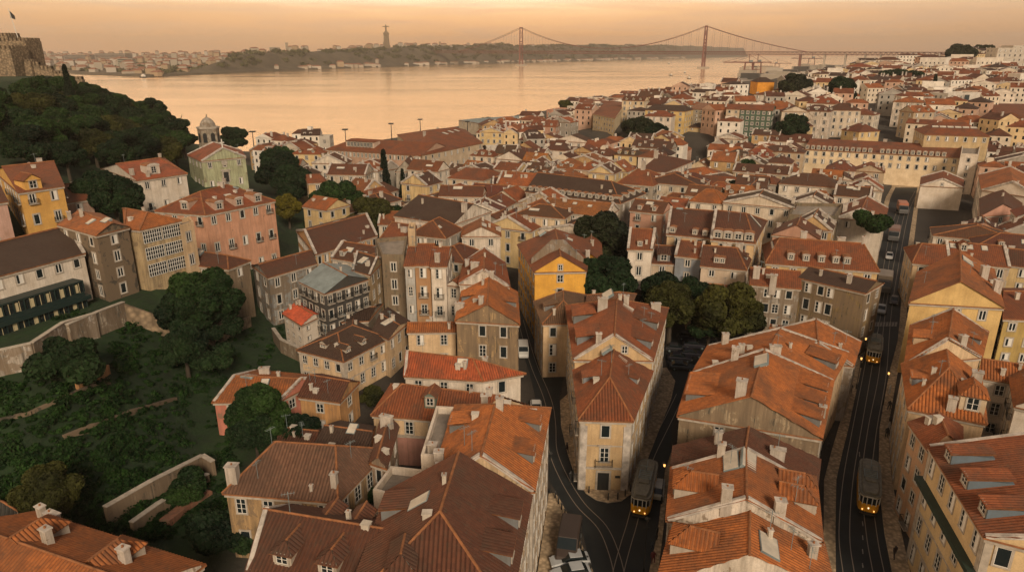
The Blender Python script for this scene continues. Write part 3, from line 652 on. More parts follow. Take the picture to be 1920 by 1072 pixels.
B('flatiron_building', 'narrow cream front of the wedge shaped corner building, black door and balcony below', 'building', FI, 10, 3.2, 'y', (.36,0), c4((.60,.43,.24),.3), RM, base=0, floors=3, sp=2.5, sides={0:(1,2,[.5])}, pillars=True, balc=.25,
  dorm=((1,.62,.9,1.5,.8,2.8,1,(.2,.22,.25,.3)),(3,.36,.8,1.5,.8,2.8,1,(.2,.22,.25,.3))), sky=((.62,.9),(.4,.97)), land='flatiron front')
B('flatiron_building', 'taller rear half of the wedge shaped building with a cream gable and crowded dormers', 'building', [(8.7,87.7),(19.3,87.4),(25.6,107.4),(9.2,108.6)], 11.8, 3.6, 'y', (0,.3), c4((.60,.43,.24),.3), RM, base=0, floors=4, sp=2.5, sides={0:False}, gwin=((.46,.3),(.64,.9)), para=1, chim=((.3,.02,0),(.6,.7,3,.7),(.35,.6,1),(.9,.85,1)),
  dorm=((1,.2,.5,3.4,1.1,3.6,1,(.2,.22,.25,.3)),(1,.55,.5,3.4,1.1,3.6,1),(3,.35,.5,3.4,1.1,3.4,1),(3,.75,.5,3.4,1.1,3.4,1,(.2,.22,.25,.3))), sky=((.4,.75,2.4,1.6),(.62,.62,2.,1.8),(.55,.9,1.4,1.2)), land='flatiron rear')
# --- the wedge block between the two right-hand streets, near to far
def chain(name, label, A, Bp, C, D, z, rh, wall, roof, **k):
    return B(name, label, 'house', [P(*A,z), P(*Bp,z), P(*C,z), P(*D,z)], z, rh, 'y', k.pop('f',(0,0)), wall, roof, base=0, **k)
chain('row_house', 'nearest orange tiled house of the row by the tram junction, tile dormer and awning', (1236,1090),(1560,1100),(1541,1020),(1262,992), 9.6, 3.2, c4(W_,.5), RO, para=2, sp=2.4, dorm=((3,.35,.3,2.4,1.,4,3),), sky=((.62,.3,2.6,1.6),), chim=((.9,.5,0),), land='nearest row house')
chain('row_house', 'orange row house with stained white party wall and two block chimneys', (1254,972),(1538,1012),(1528,912),(1262,878), 10.8, 3.3, c4(W_,.65), RO, para=True, win=True, sides={0:False}, sp=2.4, chim=((.37,.03,3,.8),(.72,.03,3,.8),(.33,.99,0)), dorm=((3,.5,.3,2.4,1.,4,3),(1,.5,.3,2.,1.,3.4,3),(1,.8,.3,1.6,1.,3.4,3)), sky=((.52,.8,3.2,1.4),(.4,.8,3,1.4)), land='twin chimney row house')
chain('row_house', 'dark shaded row house roof under the stained masonry wall', (1262,872),(1528,910),(1534,862),(1266,838), 9.6, 3.2, c4(G_,.8), RB, win=False, chim=((.3,.6,0),(.72,.3,1)), land='dark row roof')
chain('row_house', 'broad row house with big stained masonry wall and ochre buttress below its orange roof', (1274,778),(1538,820),(1560,712),(1296,700), 10.6, 3.9, c4((.42,.33,.22),1.), RO, f=(0,0), floors=3, sides={0:(1,1,[.3])}, sp=2.4, para=2, chim=((.42,.06,3),(.98,.3,0),(.3,.98,3,.8)), dorm=((3,.35,.3,2.8,.9,4,1),(3,.6,.3,2.8,.9,4,1),(1,.2,.3,2.6,.9,4,1),(1,.45,.3,2.6,.9,4,1),(1,.7,.3,2.6,.9,4,1)), sky=((.5,.7,3.,1.6),), land='stained masonry row house')
chain('row_house', 'bright orange row house with boxy chimney and rooftop gutter, behind the masonry wall', (1300,700),(1560,712),(1590,660),(1330,648), 10.4, 3.2, c4(C_,.6), RO, win=False, para=2, chim=((.3,.3,3,.7),(.12,.9,3,.8),(.55,.2,1)), dorm=((1,.4,.3,2.6,.9,4,1),), sky=((.6,.35,3,1.8),), land='gutter row house')
chain('row_house', 'grey gabled house with white wing and orange roof beside the street tree', (1462,668),(1598,684),(1612,640),(1442,620), 9.2, 2.8, c4((.4,.36,.33),.7), RO, para=1, sp=2.8, chim=((.1,.5,0),), sky=((.8,.5,2.2,1.2),), land='grey gabled row house')
B('white_house', 'small plain white wing with short orange roof and one dark door', 'house', rect((1441,640),(1482,646),7.4,8), 7.4, .9, 'x', (0,0), c4(W_,.2), RO, base=0, sides={0:(1,1,[.75])}, floors=2)
zz_ = zb(1410,520,628)
B('tenement', 'crumbling grey white rear tenement wall with a projecting stair turret', 'building', rect((1408,532),(1500,540),zz_,9), zz_, 1.8, 'x', (0,0), c4((.45,.42,.38),1.), RM, base=0, floors=4, sp=2.8, sides={0:(3,4,[.35,.55,.8])}, chim=((.1,.2,3),(.45,.0,3,1.)), land='crumbling grey tenement')
B('tenement', 'tall mouldy ochre rear wall with dark patch roof and white rooftop sign', 'building', rect((1500,520),(1622,548),zz_+1.2,8), zz_+1.2, 1.2, 'x', (0,0), c4((.30,.21,.09),1.), RD, base=0, floors=4, sides={0:(3,3,[.15,.35,.5])}, chim=((.7,.2,0),), land='mouldy ochre wall')
B('apartment_block', 'wide cream house with five white dormers in a red roof by the main street', 'building', rect((1438,492),(1646,508),12.2,13), 12.2, 3.6, 'x', (.12,.1), c4((.62,.44,.22),.35), RM, base=0, floors=4, sp=3.,
  dorm=tuple((0,s,.9,1.3,1.3,2.4,2,(.4,.36,.32,.2)) for s in (.22,.36,.5,.63,.73)), chim=((.35,.6,3),(.7,.55,1),(.9,.5,0)), sky=((.06,.4,3.,.4),(.06,.6,3.,.4)), land='five dormer house')
B('apartment_block', 'olive courtyard wall block with glass roof strip behind the five dormer house', 'building', [P(1478,408,12.5),P(1565,412,12.5),P(1580,388,12.5),P(1490,386,12.5)], 12.5, flat=True, wall=c4((.16,.13,.08),.8), roof=(.2,.15,.1), base=0, win=False)
B('house', 'white gabled row house with shrub beside the main street, stepped chimneys', 'house', [P(1570,408,11.),P(1656,416,11.),P(1664,390,11.),P(1584,384,11.)], 11., 2.8, 'y', (0,0), c4(W_,.2), RM, base=0, sides={0:(2,1)}, chim=((.1,.3,3),(.3,.5,1)), para=1)
# --- block left of the second street
B('house', 'pale rendered corner house with brown roof and two small dormers by the dark alley', 'house', [P(1315,497,11),P(1398,505,11),P(1410,478,11),P(1322,472,11)], 11, 2.8, 'x', (0,.3), c4((.58,.48,.38),.15), RB, base=0, floors=4, sp=3.1, dorm=((0,.33,.9,1.1,1.,1.8,2),(0,.46,.9,1.1,1.,1.8,2),(1,.5,.4,2.2,.8,3,1)), chim=((.5,.7,1),(.75,.6,1)), land='pale corner house')
B('house', 'blue grey tiled front house with white doors and red roof', 'house', [P(1267,478,11.6),P(1314,483,11.6),P(1324,454,11.6),P(1278,450,11.6)], 11.6, 1.6, 'x', (0,0), c4((.26,.30,.36),.3), RM, base=0, floors=4, sp=2.3, para=True, balc=.6, land='blue grey tiled house')
B('house', 'small beige house with box dormer left of the blue grey front', 'house', [P(1218,492,9.5),P(1266,494,9.5),P(1272,466,9.5),P(1228,464,9.5)], 9.5, 2.2, 'x', (0,0), c4((.5,.4,.3),.3), RB, base=0, floors=3, sp=2.6, dorm=((0,.55,.5,2.6,1.6,3,1),), land='beige box dormer house')
B('narrow_house', 'narrow white gabled house with green shutters and tiny roof window', 'house', [P(1178,466,13),P(1222,467,13),P(1230,444,13),P(1184,442,13)], 13, 3., 'x', (0,0), c4(W_,.15), RM, base=0, floors=4, sp=2.9, dorm=((0,.5,.5,1.1,1.,1.8,2),), para=True, land='green shuttered house')
B('old_house', 'broken masonry walls and lean-to below the narrow green shuttered house', 'house', [P(1168,545,5),P(1212,550,5),P(1214,528,5),P(1172,525,5)], 5, 1.2, 'y', (0,0), c4((.4,.32,.24),1.), (.2,.17,.15), base=0, win=False)
B('house', 'terracotta roof with pale beam in front of the pale corner house, beside the park', 'house', [P(1290,560,6.5),P(1375,565,6.5),P(1385,540,6.5),P(1285,530,6.5)], 6.5, 1.8, 'x', (.3,.3), c4(C_,.3), RM, base=0, win=False)
B('mansard_block', 'cream mansard block with four arched white dormers over the dark alley', 'building', [P(1334,448,14.5),P(1414,455,14.5),P(1436,414,14.5),P(1345,402,14.5)], 14.5, 3.6, 'x', (.0,.35), c4((.64,.46,.26),.1), RB, base=0, floors=5, sp=3.6, dorm=tuple((0,s,.35,1.9,1.5,2.2,2,(.55,.5,.42,.1)) for s in (.14,.38,.62,.87)), sky=((.5,.8,3.4,3.),(.8,.6,.4,2.4),(.9,.6,.4,2.2),(.3,.75,1.8,1.4)), para=1, land='mansard block')
B('apartment_block', 'cream block with roof loggias and two little dormers, left of the mansard block', 'building', [P(1251,438,13.5),P(1333,446,13.5),P(1344,402,13.5),P(1262,396,13.5)], 13.5, 3.4, 'x', (0,0), c4((.62,.46,.28),.3), RB, base=0, floors=4, sp=3.6, dorm=((0,.62,.6,1.1,1.1,1.8,2),(0,.85,.6,1.1,1.1,1.8,2),(0,.1,.6,1.4,1.1,1.8,2)), sky=((.6,.9,2.6,1.2),(.2,.5,1.4,.8)), para=True, land='roof loggia block')
z = zb(1103,412,440)
B('palace', 'cream palace with even windows and red hipped roof dotted with skylights', 'building', [P(1029,402,z),P(1104,412,z),P(1152,389,z),P(1084,374,z)], z, 3., 'x', (.3,.35), c4((.58,.47,.33),.2), RM, base=0, floors=3, sp=3.2, chim=((.3,.7,1),), sky=((.2,.45,3.4,1.2),(.5,.5,1.2,1.6),(.65,.55,2.4,1.2),(.8,.6)), pillars=True, land='skylit cream palace')
B('arcade_building', 'very long dark mansard block with a row of small arched dormers', 'building', [P(986,359,13),P(1163,381,13),P(1209,362,13),P(1030,338,13)], 13, 4., 'x', (0,.22), c4((.36,.33,.28),.5), RD, base=0, floors=4, sp=3.4, dorm=tuple((0,(i+.6)/14,.5,1.3,1.1,2.,2,(.42,.38,.33,.2)) for i in range(13))+tuple((1,(i+.5)/4,.5,1.3,1.1,2.,2,(.42,.38,.33,.2)) for i in range(4)), pillars=True, land='long mansard block')
B('apartment_block', 'grey fronted block with orange hipped roof and balconied attic near the long mansard', 'building', [P(1158,343,13),P(1224,348,13),P(1252,334,13),P(1185,326,13)], 13, 3.4, 'x', (.35,.35), c4((.36,.32,.27),.2), RM, base=0, floors=4, sp=2.8, balc=.4, chim=((.5,.5,3,1.2),), land='orange hipped attic block')
B('apartment_block', 'long white street front with brown roof running away behind the orange hipped block', 'building', [P(1200,320,13.5),P(1246,323,13.5),P(1298,302,13.5),P(1245,295,13.5)], 13.5, 3.2, 'x', (.2,.3), c4(W_,.2), RB, base=0, floors=4, sp=3., balc=.3, chim=((.2,.4,3,1.2),), land='white street front')
# --- right side
B('apartment_block', 'cream five storey street facade with tiled roof and blue cheeked dormers, bottom right', 'building', [P(1850,1004,14),(62,36),(72,56),P(1745,836,14)], 14, 4.2, 'y', (0,0), c4((.64,.48,.27),.12), RM, base=0, floors=4, sp=2.7, dorm=((3,.2,.6,1.7,1.2,3.6,1,(.12,.17,.22,.1)),(3,.5,.6,1.7,1.2,3.6,1,(.12,.17,.22,.1)),(3,.8,.6,1.7,1.2,3.6,1,(.12,.17,.22,.1))), pillars=True, para=3, land='cream dormered facade')
B('apartment_block', 'peach lower street facade with dark green band, under a plain red roof', 'building', [(39.6,49.5),(43.2,61.8),(48.5,69.5),(46,60)][:0] or [P(1742,840,11.6),P(1800,835,11.6),P(1800,800,11.6),P(1708,793,11.6)], 11.6, 1.6, 'y', (0,0), c4((.58,.36,.22),.3), RM, base=0, floors=4, sp=2.4, balc=.2)
B('apartment_block', 'red tiled house tucked under the cream facade in the bottom right corner', 'building', [(42,38),(62,24),(62,35.5),(40.6,46.5)], 10.8, 1.5, 'y', (0,0), c4(W_,.3), RM, base=0, win=False)
z = 11.4
B('house', 'hipped orange roof with corner penthouse over a cream parapet wall by the main street', 'house', [P(1706,765,z),P(1846,792,z),P(1836,706,z),P(1694,684,z)], z, 3.6, 'y', (.45,.1), c4(C_,.4), RO, base=0, floors=4, sp=2.8, sides={0:(0,0)}, dorm=((0,.82,.9,2.6,2.,3.4,3,(.55,.45,.32,.2)),(3,.5,.4,2.2,.9,3.,1,(.2,.22,.25,.3))), chim=((.55,.05,3,.8),(.9,.6,3)), land='penthouse orange roof')
B('house', 'orange roof with white ridge parapet between yellow gable and penthouse roof', 'house', [P(1700,682,11.6),P(1838,668,11.6),P(1850,622,11.6),P(1710,610,11.6)], 11.6, 3.2, 'y', (0,0), c4(C_,.3), RO, base=0, sides={0:(0,0)}, para=3, sp=2.8, dorm=((3,.5,.4,2.8,1.,4,1,(.6,.45,.3,.2)),(1,.4,.4,2.6,.8,3.4,1)), chim=((.7,.05,3,.8),), land='white ridged orange roof')
z = zb(1707,566,640)
B('apartment_block', 'large plain golden yellow gable wall with three tiny windows right of the main street', 'building', [P(1707,566,12.8),P(1881,576,12.8),P(1862,505,12.8),P(1722,510,12.8)], 12.8, 4., 'y', (0,0), c4((.66,.46,.19),.15), RO, base=0, floors=4, sides={0:(3,1,[.52,.8,.5])}, sp=2.6, sky=((.6,.75,3.,2.),), chim=((.8,.5,3),(.95,.3,3)), land='golden yellow gable')
B('apartment_block', 'yellow rear block with dark deep windows right of the golden gable', 'building', [P(1884,596,11),P(1990,600,11),P(1980,540,11),P(1876,540,11)], 11, 2., 'x', (0,0), c4((.5,.36,.12),.4), RM, base=0, floors=4, sp=2.6)
B('white_house', 'white house with orange roof and blue shaded windows at the right edge', 'house', [P(1838,706,9.),P(1920,720,9.),P(1924,694,9.),P(1842,684,9.)], 9., 1.8, 'x', (0,0), c4(W_,.15), RO, base=0, floors=3, sp=2.6, land='white right edge house')
B('white_house', 'white house seen in sharp profile at the right edge, balcony rails', 'house', [P(1905,760,9.6),P(1990,780,9.6),P(1990,700,9.6),P(1896,706,9.6)], 9.6, 1.8, 'y', (0,0), c4(W_,.2), RO, base=0, floors=3, sp=2.4, balc=.5)
B('apartment_block', 'row of small attic balconies under a red roof with one pedimented dormer', 'building', rect((1780,490),(1892,500),10.5,12), 10.5, 2.8, 'x', (0,0), c4((.5,.4,.3),.3), RM, base=0, floors=3, sp=2.4, balc=.5, dorm=((0,.27,3.4,1.4,1.5,2.,0,(.6,.5,.4,.1)),), para=True, sky=((.1,.4),(.4,.4),(.65,.4)), land='attic balcony row')
B('house', 'pale house with brown hipped roof at the street edge left of the attic balcony row', 'house', rect((1713,492),(1779,498),10.,12), 10., 2.8, 'x', (.3,0), c4(C_,.3), RM, base=0, floors=3, sp=2.8)
B('house', 'large smooth white gable with orange roof slope at the right, above the pink gable', 'house', [P(1842,356,12),P(1950,372,12),P(1945,338,12),P(1836,328,12)], 12, 3.6, 'y', (0,0), c4(W_,.1), RO, base=0, win=True, sides={0:False}, para=True, land='smooth white gable')
B('house', 'pink gable wall with brown roof below the smooth white gable', 'house', [P(1840,405,10),P(1915,400,10),P(1915,370,10),P(1838,372,10)], 10, 3., 'y', (0,0), c4((.52,.28,.21),.2), RB, base=0, sides={0:(1,1)}, land='pink gable')
B('house', 'low white gabled house with brown roof near the stair ramp at the street end', 'house', [P(1726,348,8),P(1806,352,8),P(1806,336,8),P(1728,332,8)], 8, 2.6, 'y', (0,0), c4(W_,.1), RM, base=0, sides={0:False}, gwin=((.5,.2),), para=1)
B('market_building', 'very long cream building with dormered attic closing the end of the main street', 'building', [P(1508,280,12.5),P(1800,296,12.5),P(1812,274,12.5),P(1530,262,12.5)], 12.5, 2.6, 'x', (0,.0), c4((.76,.62,.43),.05), RM, base=0, floors=4, sp=4.3, sides={0:(18,2)}, dorm=tuple((0,(i+.5)/26,.6,1.5,1.5,2.4,2,(.58,.5,.4,.1)) for i in list(range(12))+list(range(13,24))), balc=0, pillars=False, chim=((.3,.5,1),(.5,.5,1),(.7,.5,1)), land='long cream building')
B('tower_house', 'white end pavilion closing the right end of the long cream building', 'building', [P(1801,292,14.5),P(1834,294,14.5),P(1838,276,14.5),P(1804,274,14.5)], 14.5, flat=True, wall=c4(W_,.2), base=0, floors=5, sp=2.6)
zt = zb(1390,205,262)
B('tiled_building', 'tall dark green tiled building with five rows of white windows', 'building', rect((1388,205),(1448,207),zt,14), zt, 2., 'x', (0,0), c4((.06,.11,.08),.1), RM, floors=6, sp=3., cor=False, sides={0:(6,5)}, land='green tiled building')
B('tiled_building', 'narrow cream tower block joined left of the green tiled building', 'building', rect((1362,204),(1387,205),zt,14), zt, 2., 'x', (0,0), c4((.6,.5,.38),.1), RM, floors=6, sp=2.5)
zt = zb(1212,206,248)
B('apartment_block', 'yellow hillside block with dark green stair strip and even windows', 'building', rect((1210,206),(1284,209),zt,16), zt, 2.4, 'x', (.1,.1), c4((.64,.46,.19),.08), RD, floors=4, sp=3.4, land='yellow hillside block')
YB = (P(1249,208,zt), P(1257,208,zt), zt)
zt = zb(1082,196,238)
B('apartment_block', 'large beige many windowed block overlooking the river', 'building', [P(1081,196,zt),P(1150,200,zt),P(1200,196,zt),P(1100,188,zt)], zt, 2.4, 'x', (.2,.2), c4((.46,.36,.23),.2), RM, floors=5, sp=4., land='beige riverside block')
zt = zb(1137,222,262)
B('tower_house', 'white tower house with blank yellowish gable side on the hillside', 'building', [P(1112,214,zt),P(1152,222,zt),P(1180,196,zt),P(1150,192,zt)], zt, 2.6, 'x', (0,0), c4((.58,.48,.32),.1), RM, floors=6, sp=3.2, sides={1:False}, land='hillside tower house')
zt = zb(1026,207,240)
B('house', 'pink house with planted roof terrace at the river end', 'house', [P(1025,208,zt),P(1046,210,zt),P(1080,206,zt),P(1050,204,zt)], zt, flat=True, wall=c4((.56,.30,.22),.2), floors=4, sp=3.5, land='pink river house')
zt = zb(1294,210,245)
B('apartment_block', 'ornate grey block with balconies right of the yellow hillside block', 'building', rect((1292,204),(1332,206),zt,14), zt, 3., 'x', (.2,.2), c4((.42,.35,.26),.3), (.25,.13,.08), floors=4, sp=2.6, balc=.5)
B('apartment_block', 'blue grey ornate house front left of the cream tower block', 'building', rect((1333,206),(1361,207),zt,14), zt, 2.4, 'x', (.2,.2), c4((.3,.33,.38),.2), RD, floors=4, sp=2.6, balc=.5)
zt = zb(1292,232,262)
B('house', 'cream villa with low pyramid roof below the ornate grey block', 'house', rect((1290,238),(1322,240),zt-3,9), zt-3, 2., 'x', (.4,.4), c4((.58,.45,.25),.1), RD, floors=2, sp=3.4)
zt = zb(1860,222,252)
B('brick_building', 'deep red brick coloured institution with white windows at the right edge', 'building', [P(1858,222,zt),P(2010,228,zt),P(2000,196,zt),P(1862,194,zt)], zt, 2.4, 'x', (0,0), c4((.32,.08,.05),.1), RM, floors=3, sp=4.4, sides={0:(8,1)}, land='red brick institution')
zt = zb(1780,176,212)
B('modern_block', 'plain white modern block with dark glass slot on the right hill', 'building', rect((1778,178),(1840,176),zt,12), zt, flat=True, wall=c4((.62,.58,.53),.0), floors=4, sides={0:(2,3,[.3,.4])}, land='white modern block')
MBK = (P(1808,177,zt), P(1818,177,zt), zt)
B('hipped_hall', 'broad red hipped roof with band of pale roof hatches above the long cream building', 'building', rect((1734,252),(1856,256),19.5,22), 19.5, 4.4, 'x', (.3,.3), c4((.55,.42,.24),.3), RM, floors=2, sp=3.2, sky=tuple((.2+i*.12,.3,2.2,1.4) for i in range(6)), land='hatch roofed hall')
B('orange_building', 'bright orange cube building near the docks', 'building', rect((1421,154),(1452,154),zb(1421,154,180),16), zb(1421,154,180), 3., 'x', (.3,.3), c4((.75,.32,.03),.0), RD, floors=1, win=False, land='bright orange cube')
# --- the river front
B('arsenal', 'long riverside arsenal wing with red roof, columns and raised lantern gallery', 'building', rect((610,280),(790,292),9.5,26), 9.5, 4., 'x', (.15,.0), c4((.46,.30,.22),.2), RM, base=0, floors=2, sp=5., pillars=False, sides={0:(24,1)}, dorm=tuple((0,.2+i*.035,4,2.8,2.6,5,1,(.55,.42,.34,.1)) for i in range(8)), land='riverside arsenal')
B('arsenal', 'huge red hipped arsenal roof beside the river, right of the lantern gallery', 'building', [P(792,291,10),P(905,268,10),P(872,243,10),P(745,252,10)], 10, 5.5, 'x', (.3,.3), c4((.55,.44,.32),.2), RM, base=0, floors=2, sp=4.5, sky=((.5,.35,1.6,3),(.6,.38,1.6,3),(.7,.4,1.6,3)), chim=((.2,.4,3),(.5,.7,1)), land='huge arsenal roof')
B('square_tower', 'small pale square tower at the left end of the riverside arsenal', 'tower', rect((598,259),(618,259),14,7), 14, flat=True, wall=c4((.5,.47,.42),.2), base=0, floors=4, sp=3.)
B('warehouse', 'long low grey warehouse on the waterfront', 'warehouse', rect((905,232),(1024,224),8,30), 8, 2., 'x', (.1,.1), c4((.45,.40,.33),.2), (.34,.30,.26), base=0, floors=1, sp=8, roofmat='metal', land='grey waterfront warehouse')
B('market_hall', 'pale glass and metal market roof among the centre houses', 'hall', rect((920,286),(985,284),7,24), 7, 2., 'x', (0,0), c4((.4,.4,.38),.1), (.5,.52,.5), base=0, win=False, roofmat='skylight', land='pale market roof')
z = zb(745,325,352)
B('old_house', 'grey ruined gable front with pointed roof behind the tall cypress', 'house', rect((742,322),(778,322),11,14), 11, 4., 'y', (0,0), c4((.4,.36,.3),.6), RB, base=0, floors=3, sp=4, land='grey gable front')
B('house', 'ochre tower-like house beside the dark trees left of centre', 'house', rect((578,343),(612,341),13,9), 13, 2., 'x', (0,.3), c4((.58,.40,.2),.2), RM, base=0, floors=4, sp=5, land='ochre tower house')
B('house', 'salmon pink gabled house among garden trees left of centre', 'house', rect((664,372),(698,376),9,10), 9, 2.4, 'y', (0,0), c4((.56,.3,.24),.1), RM, base=0, sides={0:False}, land='salmon garden house')
B('house', 'pink rounded low house in front of the round cypress', 'house', rect((762,352),(792,354),8,8), 8, 1.4, 'x', (0,0), c4((.56,.28,.2),.1), RM, base=0, floors=3, sp=5)
z = zb(842,328,348)
B('apartment_block', 'cream house with a strip of attic windows under a low red roof, city centre', 'house', rect((841,333),(905,338),12.5,16), 12.5, 2.4, 'x', (.2,.2), c4((.62,.5,.36),.1), RM, base=0, floors=4, sp=3.4, land='attic strip house')
# ---------------------------------------------------------------- extra parts of single buildings
def part_of(rootname_label):
    for o in SC.objects:
        if o.get('label', '').startswith(rootname_label): return o
def faces(A, Bq):
    a, b = Vector(A), Vector(Bq); d = (b-a); L = d.length; d /= L
    return a, d, L, math.atan2(d.y, d.x)
# green verandas of the institution
r0 = part_of('long off-white building'); a, d, L, rz = faces(P(-70,534,VZ), P(128,482,VZ)); o0 = Vector(r0.location)
T = Matrix.Translation((a.x,a.y,0)) @ Matrix.Rotation(rz,4,'Z')
vt = VZ-3.7
m = MB(); m.box(-2, L, -2.6, 0, vt-.25, vt, 0, T); m.box(-2, L+.6, -3., 0, vt-3.35, vt-2.65, 0, T); m.box(-2, L, -2.6, 0, vt-6.2, vt-5.5, 0, T)
m.box(-2, L-.1, -2.5, -.02, vt-5.5, vt-4.9, 0, T); m.box(-2, L-.1, -2.5, -.02, vt-2.65, vt-2.0, 0, T)
n = int(L/1.5)
for i in range(n+1):
    x = L*i/n-.08; m.box(x-.07, x+.07, -2.62, -2.45, vt-2., vt-.25, 0, T); m.box(x-.07, x+.07, -2.62, -2.45, vt-4.9, vt-3.35, 0, T)
link('veranda', m.mesh('veranda', [simple('green_paint', (.010,.024,.022), .5)], o0), r0)
m = MB(); m.box(-2, L-.05, -2.4, -2.3, vt-2., vt-.25, 0, T); m.box(-2, L-.05, -2.4, -2.3, vt-4.9, vt-3.35, 0, T)
for i in range(n*2):
    x = L*i/n/2; m.box(x-.03, x+.03, -2.5, -2.42, vt-2., vt-.3, 1, T); m.box(x-.03, x+.03, -2.5, -2.42, vt-4.9, vt-3.35, 1, T)
    if i % 3 == 0: m.box(x+.1, x+.6, -2.46, -2.41, vt-1.9, vt-.5, 1, T)
    if i % 4 == 1: m.box(x+.1, x+.6, -2.46, -2.41, vt-4.7, vt-3.5, 1, T)
link('veranda_glazing', m.mesh('veranda_glazing', ['glass', simple('curtain', (.42,.36,.22), .9)], o0), r0)
m = MB(); m.box(-2, L+.2, -2.45, 0, vt-13, vt-6.2, 0, T)
link('plinth', m.mesh('plinth', ['wall'], o0), r0, col=(.55,.46,.42,.5))
# glass bands
r0 = part_of('yellowish tenement'); o0 = Vector(r0.location); a, d, L, rz = faces(GZ[0], GZ[1]); T = Matrix.Translation((a.x,a.y,0)) @ Matrix.Rotation(rz,4,'Z')
for j in range(3):
    m = MB(); z1 = GZ[2]-.5-j*3.1; z0 = z1-2.2
    for (xa, xb) in ((.3, L/2-.15), (L/2+.15, L-.3)):
        m.box(xa, xb, -.12, .02, z0, z1, 0, T)
        for i in range(9): x = xa+(xb-xa)*i/8; m.box(x-.04, x+.04, -.17, -.12, z0, z1, 1, T)
        for zz in (z0, z0+.75, z0+1.5, z1): m.box(xa, xb, -.165, -.12, zz-.04, zz+.04, 1, T)
    link('window_band', m.mesh('window_band', ['glass', 'frame'], o0), r0)
# fire parapet on the saffron house
r0 = part_of('saffron yellow gable'); o0 = Vector(r0.location)
A_, B_ = Vector(P(1003,509,13.5)), Vector(P(1098,507,13.5)); nn = Vector((0,1)); m = MB()
A2, B2 = A_+nn*4.2+Vector((-.6,0)), B_+nn*4.2; Mx = (A2+B2)/2
for p_, q_ in ((A2, Mx-(B2-A2)*.12), (Mx-(B2-A2)*.12, Mx+(B2-A2)*.12), (Mx+(B2-A2)*.12, B2)):
    za = 14. if p_ in (A2,) else 17.6; zc_ = 14. if q_ in (B2,) else 17.6
    i = len(m.v); w_ = Vector((0,.35))
    pts = [(p_.x,p_.y,12.5),(q_.x,q_.y,12.5),(q_.x,q_.y,zc_+.7),(p_.x,p_.y,za+.7)]; pb = [(x,y+.4,z_) for x,y,z_ in pts]
    m.poly(pts,0); m.poly(pb[::-1],0); m.poly([pts[3],pts[2],pb[2],pb[3]],0); m.poly([pts[0],pts[3],pb[3],pb[0]],0); m.poly([pts[1],pb[1],pb[2],pts[2]],0)
link('parapet', m.mesh('parapet', ['wall'], o0), r0, col=(.34,.31,.28,.9))
# flatiron front: door, balcony, lantern sign plates, white pilasters
r0 = part_of('narrow cream front'); o0 = Vector(r0.location); a, d, L, rz = faces(FI[0], FI[1])
def front(name, mb, mats, col=None): return link(name, mb.mesh(name, mats), r0, (a.x-o0.x, a.y-o0.y, -o0.z), rz, col=col)
m = MB(); m.box(L/2-.95, L/2+.95, -.1, .02, 0, 2.9, 0); m.box(L/2-.7, L/2+.7, -.14, -.1, 0, 2.6, 1)
front('door', m, ['stonetrim', 'iron'])
for x in (.45, L-.45):
    m = MB(); m.box(x-.42, x+.42, -.12, .03, 0, 9.1, 0); front('pilaster', m, ['coping'])
m = MB(); m.box(.9, L-.9, -.22, .0, 3.2, 3.38, 0); front('string_course', m, ['stonetrim'])
m = MB(); m.box(L/2-.9, L/2+.9, -.25, .0, 6.35, 6.5, 0); front('window_hood', m, ['stonetrim'])
link('balcony', balcony_mesh(2.1), r0, (a.x+d.x*L/2-o0.x, a.y+d.y*L/2-o0.y, 3.7-o0.z), rz)
m = MB(); m.box(L-1.6, L-1.0, -.1, .02, 1.9, 2.2, 0); front('wall_plate', m, ['iron'])
# green stair strip and black slot
for lab, (pa, pb, zt_), c_ in (('yellow hillside block', YB, (.02,.06,.045)), ('plain white modern block', MBK, (.02,.03,.035))):
    r0 = part_of(lab); o0 = Vector(r0.location); a, d, L, rz = faces(pa, pb); T = Matrix.Translation((a.x,a.y,0)) @ Matrix.Rotation(rz,4,'Z')
    m = MB(); m.box(0, L, -.35, .1, zt_-13, zt_-.3, 0, T); link('stair_strip', m.mesh('stair_strip', [simple('strip_'+lab[:5], c_, .4)], o0), r0)
# dark green cornice band on the bottom right facade
r0 = part_of('cream five storey'); o0 = Vector(r0.location); a, d, L, rz = faces(P(1745,836,14), P(1850,1004,14)); T = Matrix.Translation((a.x,a.y,0)) @ Matrix.Rotation(rz,4,'Z')
m = MB(); m.box(-.3, L, -.75, .0, 9.8, 10.3, 0, T); link('awning_band', m.mesh('awning_band', [simple('moss_green', (.012,.03,.02), .7, nscale=2)], o0), r0)
